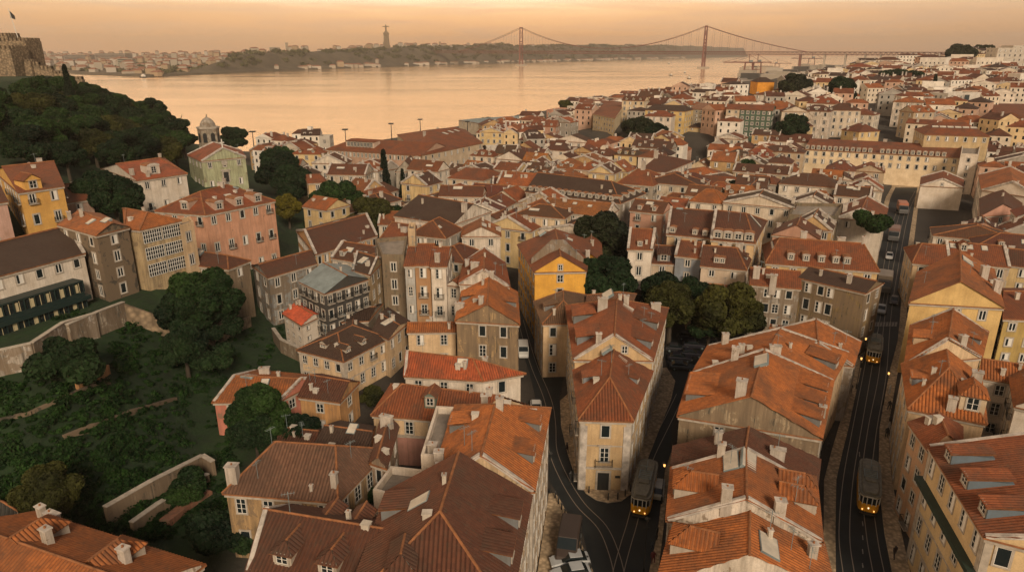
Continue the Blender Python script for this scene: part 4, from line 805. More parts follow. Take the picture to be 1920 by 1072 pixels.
# ---------------------------------------------------------------- terrain, water, far shore
gx = np.concatenate([np.arange(-600,-240,20.), np.arange(-240,240,5.), np.arange(240,700,20.), np.arange(700,5200,150.)])
gy = np.concatenate([np.arange(-30,420,5.), np.arange(420,1400,20.), np.arange(1400,7600,150.)])
vs = [(x, y, H(x, y)-(.0)) for y in gy for x in gx]; nx = len(gx)
fs = []
for j in range(len(gy)-1):
    for i in range(nx-1):
        k = j*nx+i
        if all(vs[t][2] < -7.5 for t in (k, k+1, k+nx, k+nx+1)): continue
        fs.append((k, k+1, k+nx+1, k+nx))
gm = bpy.data.meshes.new('ground'); gm.from_pydata(vs, [], fs); gm.polygons.foreach_set('use_smooth', [True]*len(fs))
def ground_mat():
    m, nt, b = newmat('ground_earth'); v, oi = objvec(nt)
    geo = nt.nodes.new('ShaderNodeNewGeometry'); s = nt.nodes.new('ShaderNodeSeparateXYZ'); nt.links.new(geo.outputs['Position'], s.inputs[0])
    n1 = noise(nt, v, .12, 6, .65); n2 = noise(nt, v, 1.2, 5)
    city = mix(nt, n1, (.025,.023,.02,1), (.06,.05,.04,1)); n3 = noise(nt, v, .16, 5, .7); grass = mix(nt, rampn(nt, n3, .35, .65), mix(nt, n2, (.003,.010,.003,1), (.006,.019,.005,1)), (.012,.038,.006,1))
    lf = rampn(nt, mth(nt, 'SUBTRACT', -28., s.outputs[0]), 0, 8)
    near_ = mth(nt, 'LESS_THAN', s.outputs[1], 330.)
    nt.links.new(mix(nt, mth(nt, 'MULTIPLY', lf, near_), city, grass), b.inputs['Base Color']); b.inputs['Roughness'].default_value = 1.
    bump(nt, b, n2, .8, .3); return m
gm.materials.append(ground_mat()); setting(link('ground', gm))
def water_mat():
    m, nt, b = newmat('river_water'); tc = nt.nodes.new('ShaderNodeTexCoord')
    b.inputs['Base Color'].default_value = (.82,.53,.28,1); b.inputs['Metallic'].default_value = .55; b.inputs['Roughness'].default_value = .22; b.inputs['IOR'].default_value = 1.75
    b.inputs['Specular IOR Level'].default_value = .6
    mp = nt.nodes.new('ShaderNodeMapping'); mp.inputs['Scale'].default_value = (.04,.13,.05); nt.links.new(tc.outputs['Object'], mp.inputs[0])
    n1 = noise(nt, mp.outputs[0], 1., 8, .7, .6)
    mp2 = nt.nodes.new('ShaderNodeMapping'); mp2.inputs['Scale'].default_value = (.0025,.008,.05); mp2.inputs['Rotation'].default_value = (0,0,.25); nt.links.new(tc.outputs['Object'], mp2.inputs[0])
    n2 = noise(nt, mp2.outputs[0], 1., 5, .6, .5)
    nt.links.new(mth(nt, 'ADD', .05, mth(nt, 'MULTIPLY', rampn(nt, n2, .35, .65), .15)), b.inputs['Roughness'])
    bump(nt, b, n1, .22, 1.6); return m
m = MB(); m.poly([(-4500,-90,-3),(6400,-90,-3),(6400,8900,-3),(-4500,8900,-3)])
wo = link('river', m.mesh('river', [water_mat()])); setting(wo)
# far shore: distance along x -> shoreline y, ridge height
SH = [(-4400,2900),(-2300,2500),(-1400,2150),(-1071,1820),(-819,1640),(-684,2220),(-450,2750),(-237,3240),(300,4200),(1000,5400),(1900,7000),(2600,8200)]
RH = [(-4400,26),(-2200,30),(-1300,34),(-1000,36),(-760,44),(-600,58),(-300,76),(-100,82),(200,80),(900,90),(1700,100),(2600,90)]
def shn(x, y): 
    return (math.sin(x*.011+y*.004)+.6*math.sin(x*.027-y*.013+1)+.4*math.sin(x*.06+y*.03+2))*.5
def HF(x, y):
    e = y-lerp_tab(SH, x)
    if e < 0: return -6.
    h = lerp_tab(RH, x); k = sm((e-25)/(330 if x < -300 else 260))
    if x < -800: k = sm((e-60)/1100)
    return max(-6+8*min(1,e/12), 2)+(h-2)*k*(1+.10*shn(x, y))+k*3*shn(x*3, y*3)
xs = np.arange(-4400, 2700, 38.); vs = []; fs = []; es = [-30,-2,6,14,30,60,100,140,180,220,260,300,350,420,520,650,800,950,1150,1400]
for x in xs:
    y0 = lerp_tab(SH, x)
    for e in es: vs.append((x, min(y0+e, 8850), HF(x, y0+e)))
ne = len(es)
for i in range(len(xs)-1):
    for j in range(ne-1): k = i*ne+j; fs.append((k, k+ne, k+ne+1, k+1))
hm = bpy.data.meshes.new('hills'); hm.from_pydata(vs, [], fs); hm.polygons.foreach_set('use_smooth', [True]*len(fs))
hm.materials.append(simple('far_hill', (.10,.08,.05), 1., nscale=.02, namt=.6, bmp=4.)); setting(link('hills', hm))
def boxes(name, label, cat, pts, mats, wall=None, obj_kind='stuff', roofed=True):
    m = MB()
    for (x, y, z, w, d, h, rz, mi) in pts:
        T = Matrix.Translation((x,y,z)) @ Matrix.Rotation(rz,4,'Z')
        m.box(-w/2, w/2, -d/2, d/2, -4, h, mi, T)
        if roofed:
            r = min(w, d)*.28; c = [T @ Vector(p) for p in ((-w/2-.3,-d/2-.3,h),(w/2+.3,-d/2-.3,h),(w/2+.3,d/2+.3,h),(-w/2-.3,d/2+.3,h),(-w/2*.6,0,h+r),(w/2*.6,0,h+r))]
            for f_ in ((0,1,5,4),(1,2,5),(2,3,4,5),(3,0,4)): m.poly([c[i] for i in f_], len(mats)-1)
            # window rows as shallow dark boxes
            if y < 1500:
                for j in range(max(1, int(h/3.3))):
                    for i in range(max(1, int(w/3.4))):
                        xx = -w/2+w*(i+.5)/max(1, int(w/3.4)); m.box(xx-.5, xx+.5, -d/2-.06, -d/2+.02, h-1.9-3.2*j-.4, h-.9-3.2*j, len(mats)-2, T)
    o = link(name, m.mesh(name, mats)); tag(o, label, cat); o['kind'] = obj_kind; return o
wm = [simple('far_wall_a', (.3,.26,.21), .9), simple('far_wall_b', (.38,.34,.29), .9), simple('far_wall_c', (.3,.22,.14), .9), simple('far_window', (.03,.03,.03), .4), simple('far_roof', (.2,.085,.05), .9)]
pts = []
for i in range(900):
    x = R.uniform(-2600,-350); y0 = lerp_tab(SH, x); e = R.uniform(20, 1100)
    if x > -800 and 60 < e < 420 : continue
    w = R.uniform(9, 28); pts.append((x, y0+e, HF(x, y0+e), w, R.uniform(9,18), R.choice((5,7,9,12,16,22)), R.uniform(-.6,.6), R.choice((0,0,1,2))))
for i in range(110):
    x = R.uniform(-700, 1500); y0 = lerp_tab(SH, x); e = R.uniform(8, 50); pts.append((x, y0+e, HF(x, y0+e), R.uniform(10,40), 12, R.uniform(4,8), R.uniform(-.3,.6), R.choice((0,1))))
for i in range(150):
    x = R.uniform(-300, 1500); y0 = lerp_tab(SH, x); e = R.uniform(300, 600); pts.append((x, y0+e, HF(x, y0+e), R.uniform(10,20), 12, R.uniform(4,9), 0, R.choice((0,1))))
boxes('far_town', 'hazy pale town blocks spread over the far shore of the river', 'town', pts, wm)
# wooded edge of the far ridge
def leafmass(pts, per, size, rnd):
    """many small two-sided leaf quads spread over lumpy clumps -> vertex, face arrays"""
    V = []; 
    for (x, y, z, r, rz_) in pts:
        n = per if isinstance(per, int) else int(per*r*r)
        d = rnd.normal(size=(n,3)); d /= np.linalg.norm(d, axis=1)[:,None]
        rad = (rnd.random(n)**.35)[:,None]
        c = d*rad*np.array([r, r, rz_])+np.array([x, y, z])
        a = rnd.normal(size=(n,3)); a /= np.linalg.norm(a, axis=1)[:,None]
        b = np.cross(a, d+.3*rnd.normal(size=(n,3))); b /= (np.linalg.norm(b, axis=1)[:,None]+1e-6)
        s = size*(.6+.8*rnd.random(n))[:,None]
        a = a*s; b = b*s*.7
        V.append(np.stack([c-a-b, c+a-b, c+a+b, c-a+b], 1).reshape(-1,3))
    return np.concatenate(V)
def quads_mesh(name, V, mats):
    me = bpy.data.meshes.new(name); n = len(V)//4
    me.vertices.add(len(V)); me.vertices.foreach_set('co', V.astype(np.float32).ravel())
    me.loops.add(len(V)); me.loops.foreach_set('vertex_index', np.arange(len(V), dtype=np.int32))
    me.polygons.add(n); me.polygons.foreach_set('loop_start', np.arange(0, len(V), 4, dtype=np.int32)); me.polygons.foreach_set('loop_total', np.full(n, 4, dtype=np.int32))
    for mm in mats: me.materials.append(MAT[mm])
    me.update(calc_edges=True); return me
rnd = np.random.default_rng(5)
pts = []
for i in range(420):
    x = R.uniform(-820, 1500); y0 = lerp_tab(SH, x); e = R.uniform(90, 420); r = R.uniform(9, 17); pts.append((x, y0+e, HF(x, y0+e)+2, r*1.5, r*.55))
for i in range(90):
    x = R.uniform(-1500,-820); y0 = lerp_tab(SH, x); e = R.uniform(60, 500); r = R.uniform(8, 14); pts.append((x, y0+e, HF(x, y0+e)+2, r*1.5, r*.5))
o = link('far_wood', quads_mesh('far_wood', leafmass(pts, 60, 3.2, rnd), ['foliage']), col=(.05,.055,.025)); tag(o, 'dark woods along the far river bank, faded by haze', 'wood'); o['kind'] = 'stuff'
# stadium-like halls and tower block on the far shore
def hbox(name, label, cat, px, py, dist, w, d, h, col, z=None, group=None):
    r = ray(px, py); t = dist; x, y = r[0]*t, r[1]*t; zz = HF(x, y) if z is None else z
    rt = thing(name, label, cat, (x, y, zz), 0, group)
    m = MB(); m.box(-w/2, w/2, -d/2, d/2, -3, h, 0); link('wall', m.mesh('wall', ['wall']), rt, col=(*col,.1))
    m = MB(); m.box(-w/2-.6, w/2+.6, -d/2-.6, d/2+.6, h, h+1.2, 0); link('roof', m.mesh('roof', ['paint']), rt, col=(.3,.26,.22))
    m = MB()
    for j in range(int(h/5)): m.box(-w/2+2, w/2-2, -d/2-.3, -d/2+.02, 3+j*5, 5+j*5, 0)
    link('window_band', m.mesh('window_band', ['glass']), rt); return rt
hbox('exhibition_hall', 'long flat roofed hall on the far shore, left part of the bay', 'hall', 150, 100, 2600, 95, 50, 26, (.26,.22,.2))
hbox('exhibition_hall', 'long flat roofed hall on the far shore with overhanging roof edge, right of its twin', 'hall', 212, 100, 2550, 110, 50, 30, (.3,.25,.22))
hbox('tower_block', 'greenish grey slab blocks by the far bay shore', 'building', 238, 118, 2050, 44, 20, 26, (.28,.3,.25))
hbox('tower_block', 'isolated pale tower block on the far skyline', 'building', 515, 90, 2900, 38, 20, 30, (.42,.36,.3))
hbox('ventilation_tower', 'slim pale tower on the wooded far bank', 'tower', 541, 122, 2350, 7, 7, 36, (.45,.38,.3))
# statue on its tall pedestal
r = ray(725, 84); t = 2900; sx, sy = r[0]*t, r[1]*t; sz = HF(sx, sy)
rt = thing('monument', 'colossal open-armed statue on a tall tapering portal pedestal on the far ridge', 'monument', (sx, sy, sz))
m = MB(); zt = CZ+(97-62)/1300*t/1.0-sz
for a_ in (-1, 1):
    for b_ in (-1, 1): m.tube((a_*9,b_*9,-5),(a_*6,b_*6,zt-9), 4.5, 4, 0, 3.6)
m.box(-10.5,10.5,-10.5,10.5,zt-12,zt-4,0); m.box(-7,7,-7,7,zt-4,zt,0); m.box(-6,6,-6,6,0,zt-12,0)
link('pedestal', m.mesh('pedestal', ['rubble']), rt)
m = MB(); m.tube((0,0,zt),(0,0,zt+22), 4.2, 10, 0, 2.8); m.tube((0,0,zt+22),(0,0,zt+28), 2.4, 8, 0, 1.8); m.tube((-14,0,zt+20),(0,0,zt+20.5), 1.6, 6, 0, 2.4); m.tube((14,0,zt+20),(0,0,zt+20.5), 1.6, 6, 0, 2.4)
link('statue', m.mesh('statue', ['rubble']), rt)
# ---------------------------------------------------------------- the bridge
TR = Vector(P(1318,129,-3)); TL = Vector(P(977,124,-3)); bd = (TR-TL).normalized(); nb = Vector((-bd.y, bd.x)); SPAN = (TR-TL).length
ZT = CZ+50/1300*2100; ZD = CZ+1.5
rt = thing('suspension_bridge', 'red steel suspension bridge with two tall towers crossing the river', 'bridge', (TL.x, TL.y, -3)); O = Vector((TL.x, TL.y, -3))
def bp(s, w=0, z=0): p = TL+bd*s+nb*w; return (p.x, p.y, z)
for s in (0, SPAN):
    zt_ = ZT if s else ZT+9
    m = MB()
    for w in (-9, 9): m.tube(bp(s,w*1.15,2), bp(s,w,zt_), 3.6, 4, 0, 2.6)
    for z_ in (ZD-9, ZD+14, ZD+34, zt_-2.5): m.bar(bp(s,-9,z_), bp(s,9,z_), 4, 3.6)
    for z0_, z1_ in ((6,ZD-9),(ZD+1,ZD+14),(ZD+18,ZD+34),(ZD+38,zt_-3)):
        m.tube(bp(s,-9,z0_), bp(s,9,z1_), 1., 4); m.tube(bp(s,9,z0_), bp(s,-9,z1_), 1., 4)
    tw = link('tower', m.mesh('tower', ['bridge'], O), rt)
    m = MB(); T = Matrix.Translation(bp(s,0,0)) @ Matrix.Rotation(math.atan2(bd.y,bd.x),4,'Z'); m.box(-14,14,-20,20,-6,3,0,T); link('pier_base', m.mesh('pier_base', ['stonetrim'], O), tw)
m = MB(); s0, s1 = -520, SPAN+1150
k = int((s1-s0)/14)
for w in (-8, 8):
    m.bar(bp(s0,w,ZD), bp(s1,w,ZD-6), 1.4, 1.6); m.bar(bp(s0,w,ZD-8), bp(s1,w,ZD-13), 1.4, 1.4)
    for i in range(k):
        a_ = s0+(s1-s0)*i/k; b_ = s0+(s1-s0)*(i+1)/k; za = ZD-6*i/k; zb_ = ZD-6*(i+1)/k
        m.tube(bp(a_,w,za-8), bp((a_+b_)/2,w,za+.5), .6, 4); m.tube(bp((a_+b_)/2,w,za+.5), bp(b_,w,zb_-8), .6, 4)
m.bar(bp(s0,0,ZD+1), bp(s1,0,ZD-5), 20, 1.2)
link('deck', m.mesh('deck', ['bridge'], O), rt)
side = 330
def cz(s):
    if 0 <= s <= SPAN: u = s/SPAN; sag = ZT-ZD-5; return ZT+9*(1-u)-sag*4*u*(1-u)-0
    if s < 0: u = -s/side; return (ZT+9)+(ZD-2-ZT-9)*u-14*4*u*(1-u)*.5
    u = (s-SPAN)/side; return ZT+(ZD-2-ZT)*u-14*4*u*(1-u)*.5
for w in (-8.5, 8.5):
    m = MB(); ss = np.linspace(-side, SPAN+side, 90)
    for a_, b_ in zip(ss, ss[1:]): m.tube(bp(a_,w,cz(a_)), bp(b_,w,cz(b_)), .75, 5)
    link('cable', m.mesh('cable', ['bridge'], O), rt)
hm_ = {}
for i in range(-14, 43):
    s = i*SPAN/28.
    if s > SPAN+side-10 or i in (0, 28): continue
    if cz(s) < ZD+3: continue
    m = MB()
    for w in (-8.5, 8.5): m.tube(bp(s,w,ZD), bp(s,w,cz(s)), .28, 4)
    link('hanger', m.mesh('hanger', ['bridge'], O), rt)
for px, wd in ((1502,3.2),(1548,2),(1587,2.4),(1624,2),(1654,2)):
    # intersection of the bridge line with that column
    u = (px-960)/F; best = min(np.arange(SPAN+60, SPAN+1150, 3.), key=lambda s: abs(proj(*bp(s,0,ZD))[0]-px))
    m = MB()
    for w in (-8, 8): m.tube(bp(best,w,-4), bp(best,w,ZD-9), wd*.7, 4)
    m.bar(bp(best,-8,ZD-12), bp(best,8,ZD-12), wd, 3); link('pier', m.mesh('pier', ['bridge' if px == 1502 else 'stonetrim'], O), rt)
# ---------------------------------------------------------------- boats, cranes, lamp masts on the water front
def boat(px, py, L, label, group='small boats far out on the river'):
    x, y = P(px, py, -3); rt = thing('boat', label, 'boat', (x, y, -3), R.uniform(0, 3), group)
    m = MB(); m.prism([(-L/2,-L*.14),(L*.3,-L*.14),(L/2,0),(L*.3,L*.14),(-L/2,L*.14)], -.5, L*.09); link('hull', m.mesh('hull', ['iron']), rt)
    m = MB(); m.box(-L*.3,L*.1,-L*.1,L*.1,L*.09,L*.22); m.box(-L*.2,0,-L*.07,L*.07,L*.22,L*.3); link('cabin', m.mesh('cabin', ['frame']), rt)
    m = MB(); m.tube((0,0,L*.3),(0,0,L*.5), L*.015, 4); link('mast', m.mesh('mast', ['iron']), rt)
boat(268,146,26,'dark ferry close to the far shore at the left bay'); boat(1254,120,26,'long dark boat between the bridge towers, farther one'); boat(1257,142,14,'small boat right above the river houses by the cranes')
boat(1284,137,16,'small boat with pale cabin left of the dock cranes'); boat(1291,148,14,'small boat nearest the dock quay'); boat(1240,115,20,'distant boat left of the long dark boat')
def crane(px, py, h, label, mir):
    x, y = P(px, py, 1); z = 1; rt = thing('dock_crane', label, 'crane', (x, y, z), -.45, 'dock cranes by the river')
    w = h*.22; m = MB()
    for a_ in (-w, w):
        for b_ in (-w*.7, w*.7): m.tube((a_,b_,-2),(a_*.8,b_*.8,h*.62), h*.022, 4)
    for z_ in (h*.25, h*.6):
        for b_ in (-w*.7, w*.7): m.tube((-w*.9,b_,z_),(w*.9,b_,z_), h*.016, 4)
        for a_ in (-w, w): m.tube((a_*.9,-w*.7,z_),(a_*.9,w*.7,z_), h*.016, 4)
    link('gantry', m.mesh('gantry', ['bridge']), rt)
    m = MB(); m.bar((-h*1.3*mir,0,h*.6),(h*.7*mir,0,h*.6), h*.06, h*.045); m.tube((0,0,h*.6),(0,0,h), h*.022, 4); m.tube((0,0,h),(-h*1.25*mir,0,h*.63), h*.01, 4); m.tube((0,0,h),(h*.65*mir,0,h*.63), h*.01, 4)
    link('boom', m.mesh('boom', ['bridge']), rt)
    m = MB(); m.box(h*.1*mir-h*.08,h*.1*mir+h*.08,-h*.06,h*.06,h*.645,h*.74); link('machine_house', m.mesh('machine_house', ['metal']), rt)
crane(1402,141,44,'red dock crane with its boom over the river, leftmost',1); crane(1418,140,44,'red dock crane with boom, middle of the waterfront ones',1); crane(1520,128,48,'farther dock crane behind the pale sheds',1); crane(1456,132,30,'slim dock crane between the two crane pairs',-1)
pts = []
for i in range(60):
    px = R.uniform(1392,1640); py = R.uniform(125,150); x, y = P(px, py, 1)
    pts.append((x, y, 1, R.uniform(20,60), R.uniform(15,30), R.uniform(6,14), -.45+R.uniform(-.1,.1), R.choice((0,1,0,3))))
mq = MB(); mq.prism([P(1378,152,0), P(1660,152,0), P(1660,122,0), P(1505,123,0), P(1500,133,0), P(1388,142,0)], -6, 1); setting(link('quay', mq.mesh('quay', ['terrace'])))
boxes('dock_sheds', 'grey dock sheds and container stacks along the quay beyond the cranes', 'sheds', pts, wm, roofed=False)
def mast(px, py0, py1, label, z=None):
    x, y, z = PG(px, py1); z1 = zb(px, py0, py1); rt = thing('lamp_mast', label, 'lamp mast', (x, y, z), 0, 'tall masts on the river front')
    h = max(6, z1-z); m = MB(); m.tube((0,0,0),(0,0,h), .35, 6, 0, .2); link('pole', m.mesh('pole', ['iron']), rt); m = MB(); m.box(-1.4,1.4,-1.4,1.4,h,h+.6); link('lamp_head', m.mesh('lamp_head', ['iron']), rt)
for px, a_, b_, l in ((650,244,285,'tall flood light mast behind the riverside arsenal, left one'),(735,233,268,'tall flood light mast behind the arsenal, left of its roof ridge'),(789,225,262,'flood light mast at the arsenal roof hip'),(877,229,262,'small mast near the planted quay'),(478,248,290,'thin mast on the shore left of the square tower'),(582,280,300,'short dark mast with round head near the square tower')): mast(px, a_, b_, l)
# ---------------------------------------------------------------- castle
def castle_box(name, rt, x0, x1, y0, y1, z0, z1, cren=1.6, tower=True):
    m = MB(); m.box(x0,x1,y0,y1,z0,z1)
    o = link(name, m.mesh(name, ['rubble']), rt); m = MB(); t = .7
    def row(ax, fx, a, b):
        n = max(2, int((b-a)/(cren*1.25)))
        for i in range(n):
            c = a+(b-a)*(i+.5)/n; w = (b-a)/n*.3
            if ax: m.box(c-w, c+w, fx-.35, fx+.35, z1, z1+cren)
            else: m.box(fx-.35, fx+.35, c-w, c+w, z1, z1+cren)
    row(1,y0+.36,x0,x1); row(1,y1-.36,x0,x1); row(0,x0+.36,y0+1,y1-1); row(0,x1-.36,y0+1,y1-1)
    link('battlement', m.mesh('battlement', ['rubble']), o); return o
D0 = 300.
def cw(px, py): r = ray(px, py); return r[0]*D0, r[1]*D0, CZ+r[2]*D0
bx, by_, bz = cw(20,165)
rt = thing('castle', 'ochre stone castle towers with battlements on the wooded hilltop', 'castle', (bx, by_, bz)); LAND.append(('castle',30,110,300))
k = D0/F
castle_box('tower', rt, -9, 6.2, -4, 8, -12, (165-96)*k, 1.4)
castle_box('keep', rt, -13, 4.5, 9, 20, -12, (165-86)*k+1, 1.4)
castle_box('turret', rt, -12.5, -3.5, 10, 19, (165-86)*k+1, (165-80)*k+1.6, 1.4)
castle_box('wall', rt, 6.5, 13, 2, 4, -14, (165-124)*k, 1.2)
castle_box('wall', rt, 13, 18, 2.2, 4.2, -16, (165-131)*k, 1.2)
castle_box('wall', rt, 18, 24, 2.4, 4.4, -16, (165-140)*k, 1.2)
castle_box('wall', rt, 24, 30, 2.6, 4.6, -18, (165-150)*k, 1.2)
castle_box('turret', rt, 8, 10.5, .5, 5, -14, (165-118)*k, .8)
fr_ = thing('flag', 'dark flag flying on a tall leaning pole above the castle', 'flag', (bx-1.5, by_+14, bz+(165-80)*k+2.), 0)
m = MB(); m.tube((0,0,-2),(-1.6,0,11), .16, 6, 0, .1); link('pole', m.mesh('pole', ['frame']), fr_)
m = MB(); NX = 6
for i in range(NX):
    for s_ in (0,):
        a_ = (-1.5+i*.35, math.sin(i*.9)*.15, 0); b_ = (-1.5+(i+1)*.35, math.sin((i+1)*.9)*.15, 0)
        za, zb2 = 10.2-i*.35, 10.2-(i+1)*.35; lo1, lo2 = 7.2-i*.12, 7.2-(i+1)*.12
        m.poly([(a_[0],a_[1],lo1),(b_[0],b_[1],lo2),(b_[0],b_[1],zb2),(a_[0],a_[1],za)]); m.poly([(a_[0],a_[1]+.03,za),(b_[0],b_[1]+.03,zb2),(b_[0],b_[1]+.03,lo2),(a_[0],a_[1]+.03,lo1)])
link('cloth', m.mesh('cloth', ['iron']), fr_)
# bell tower of the church
x, y = P(393,262,0); r = ray(393,262); t = 262; x, y, z = r[0]*t, r[1]*t, CZ+r[2]*t
rt = thing('bell_tower', 'worn stone octagonal bell tower with arched openings and a ribbed dome', 'tower', (x, y, z-12)); kk = t/F
FOOT.append([(x-6,y-6),(x+6,y-6),(x+6,y+6),(x-6,y+6)])
def ngon(r_, n=8, o_=.39): return [(r_*math.cos(2*math.pi*i/n+o_), r_*math.sin(2*math.pi*i/n+o_)) for i in range(n)]
w = 19*kk; zt_ = 14+14*kk; m = MB(); m.prism(ngon(w), -6, zt_-.6); link('shaft', m.mesh('shaft', ['wall']), rt, col=(.45,.4,.33,.8))
m = MB(); m.prism(ngon(w*1.08), zt_-.6, zt_); m.prism(ngon(w*1.05), zt_-7.4, zt_-7.); link('cornice', m.mesh('cornice', ['stonetrim']), rt)
m = MB(); pr = [(w*.74,0),(w*.68,1.2),(w*.5,2.3),(w*.3,3.0),(w*.12,3.4)]; 
for (r1,z1),(r2,z2) in zip(pr, pr[1:]):
    g1, g2 = ngon(r1,16), ngon(r2,16)
    for i in range(16): j = (i+1)%16; m.poly([(*g1[i],zt_+z1),(*g1[j],zt_+z1),(*g2[j],zt_+z2),(*g2[i],zt_+z2)])
m.tube((0,0,zt_+3.3),(0,0,zt_+4.6),.35,6,0,.1)
link('dome', m.mesh('dome', ['wall']), rt, col=(.42,.38,.33,.7))
for i in range(8):
    an = 2*math.pi*(i+.5)/8+.39
    if math.sin(an) > .35: continue
    m = MB(); ww = w*.2; hh = 4.
    arc = [(-ww,0)]+[(ww,0)]+[(ww*math.cos(a_),hh*.7+ww*math.sin(a_)) for a_ in np.linspace(0,math.pi,7)]
    rr = w*math.cos(math.pi/8)+.04
    m.poly([(x_,-.0,z_) for x_, z_ in arc]); m.poly([(x_,.05,z_) for x_, z_ in arc[::-1]])
    link('bell_opening', m.mesh('bell_opening', ['iron']), rt, (rr*math.cos(an), rr*math.sin(an), zt_-5.6), an+math.pi/2)
# church front ornaments
r0 = part_of('pale green baroque'); o0 = Vector(r0.location); a, d, L, rz = faces(P(378,302,CHZ), P(460,294,CHZ))
m = MB(); m.box(L/2-.15,L/2+.15,-.1,.1,CHZ+3.4,CHZ+6.2); m.box(L/2-.7,L/2+.7,-.1,.1,CHZ+5.,CHZ+5.3); link('cross', m.mesh('cross', ['frame']), r0, (a.x-o0.x,a.y-o0.y,-o0.z), rz)
m = MB(); m.box(L/2-1.2,L/2+1.2,-.2,.02,CHZ-7.5,CHZ-3.8,0); m.box(L/2-.8,L/2+.8,-.22,-.2,CHZ-7.4,CHZ-4.2,1); m.box(L/2-1.6,L/2+1.6,-.3,.02,CHZ-3.8,CHZ-3.4,0); m.tube((L/2,-.1,CHZ-1.2),(L/2,.05,CHZ-1.2),1.,10,0); link('portal', m.mesh('portal', ['stonetrim', 'iron']), r0, (a.x-o0.x,a.y-o0.y,-o0.z), rz)
# ---------------------------------------------------------------- streets
def GP(px, py): return P(px, py, 0)
def strip(name, Lp, Rp, z, mat, kind=True, thick=0.):
    m = MB(); L = [GP(*p) for p in Lp]; Rr = [GP(*p) for p in Rp]
    for i in range(len(L)-1): m.poly([(*L[i],z),(*Rr[i],z),(*Rr[i+1],z),(*L[i+1],z)])
    if thick:
        for S in (L, Rr):
            for i in range(len(S)-1): m.poly([(*S[i],z-thick),(*S[i+1],z-thick),(*S[i+1],z),(*S[i],z)], 1)
    o = link(name, m.mesh(name, [mat, 'kerb']));
    if kind: setting(o)
    return o
ROADS = []
def road(Lp, Rp, name='road', z=.03):
    ROADS.append([GP(*p) for p in Lp]+[GP(*p) for p in reversed(Rp)]); return strip(name, Lp, Rp, z, 'asphalt')
ys = [1110,1072,1000,900,850,802,750,700,640,600,560,500,450,400,370,345]
ML = list(zip([1568,1567,1566,1568,1579,1591,1602,1613,1626,1632,1636,1644,1652,1662,1670,1682],ys)); MR = list(zip([1682,1672,1658,1646,1648,1649,1658,1667,1683,1687,1690,1697,1704,1712,1716,1722],ys))
road(ML, MR)
PL = list(zip([1546,1546,1544,1545,1558,1572,1588,1600,1612,1617,1622,1632,1641,1652,1661,1676],ys)); PR = list(zip([1716,1706,1690,1672,1668,1665,1674,1683,1695,1699,1702,1708,1714,1720,1723,1728],ys))
strip('pavement', PL, ML, .13, 'cobble', thick=.14); strip('pavement', MR, PR, .13, 'cobble', thick=.14)
lys = [1110,1072,1000,960,930,900,850,800,750,700,660,620,560,520]
LL = list(zip([1120,1111,1093,1066,1048,1029,1028,1026,1005,993,980,975,970,966],lys)); LR = list(zip([1210,1215,1232,1200,1120,1081,1066,1058,1048,1058,1012,992,981,977],lys))
road(LL, LR, 'tram_street', .031)
rys = [1110,1072,1000,960,930,900,880,850,800,760,720,690,670]
RL = list(zip([1150,1150,1130,1130,1150,1180,1199,1210,1216,1234,1252,1262,1262],rys)); RR2 = list(zip([1215,1216,1232,1236,1240,1243,1246,1257,1260,1270,1284,1300,1330],rys))
road(RL, RR2, 'side_street', .035)
m = MB(); isl = [(1050,752),(1052,800),(1064,850),(1078,893),(1098,925),(1118,938),(1140,943),(1165,940),(1184,926),(1200,898),(1214,862),(1236,806),(1258,750),(1266,715),(1250,690),(1120,690)]
m.prism([(*GP(*p),) for p in isl], 0, .13, 1, 0, bottom=False); setting(link('flatiron_pavement', m.mesh('flatiron_pavement', ['cobble', 'kerb'])))
m = MB(); fc = [(1128,1110),(1112,1072),(1094,1028),(1070,976),(1048,934),(1040,925),(1029,925),(1008,1072),(1000,1110)]
m.prism([(*GP(*p),) for p in fc], 0, .13, 1, 0, bottom=False); setting(link('cobbled_forecourt', m.mesh('cobbled_forecourt', ['cobble', 'kerb'])))
m = MB(); fc = [(1216,1110),(1217,1072),(1233,1000),(1241,930),(1247,882),(1258,850),(1264,850),(1256,885),(1250,930),(1243,1000),(1234,1072),(1232,1110)]
m.prism([(*GP(*p),) for p in fc], 0, .13, 1, 0, bottom=False); setting(link('narrow_pavement', m.mesh('narrow_pavement', ['cobble', 'kerb'])))
m = MB(); fc = [(1252,692),(1300,692),(1335,672),(1400,640),(1400,600),(1300,600),(1240,640)]
m.prism([(*GP(*p),) for p in fc], 0, .028, 0, 0, bottom=False); setting(link('park_square', m.mesh('park_square', ['asphalt'])))
strip('park_path', [(1296,690),(1330,660),(1352,640)], [(1306,690),(1342,662),(1366,640)], .05, 'cobble')
strip('street', [(1404,640),(1418,560),(1440,480),(1466,400),(1500,340)], [(1420,640),(1434,560),(1456,480),(1482,400),(1514,340)], .03, 'asphalt')
strip('street', [(1175,440),(1232,390),(1290,330),(1320,305)], [(1190,440),(1250,388),(1308,330),(1338,305)], .03, 'asphalt')
strip('street_end_square', [(1672,352),(1672,330)], [(1738,352),(1738,330)], .05, 'cobble')
# the dark ramp with a truck's pale end at the far end of the street
x, y = GP(1707,372)
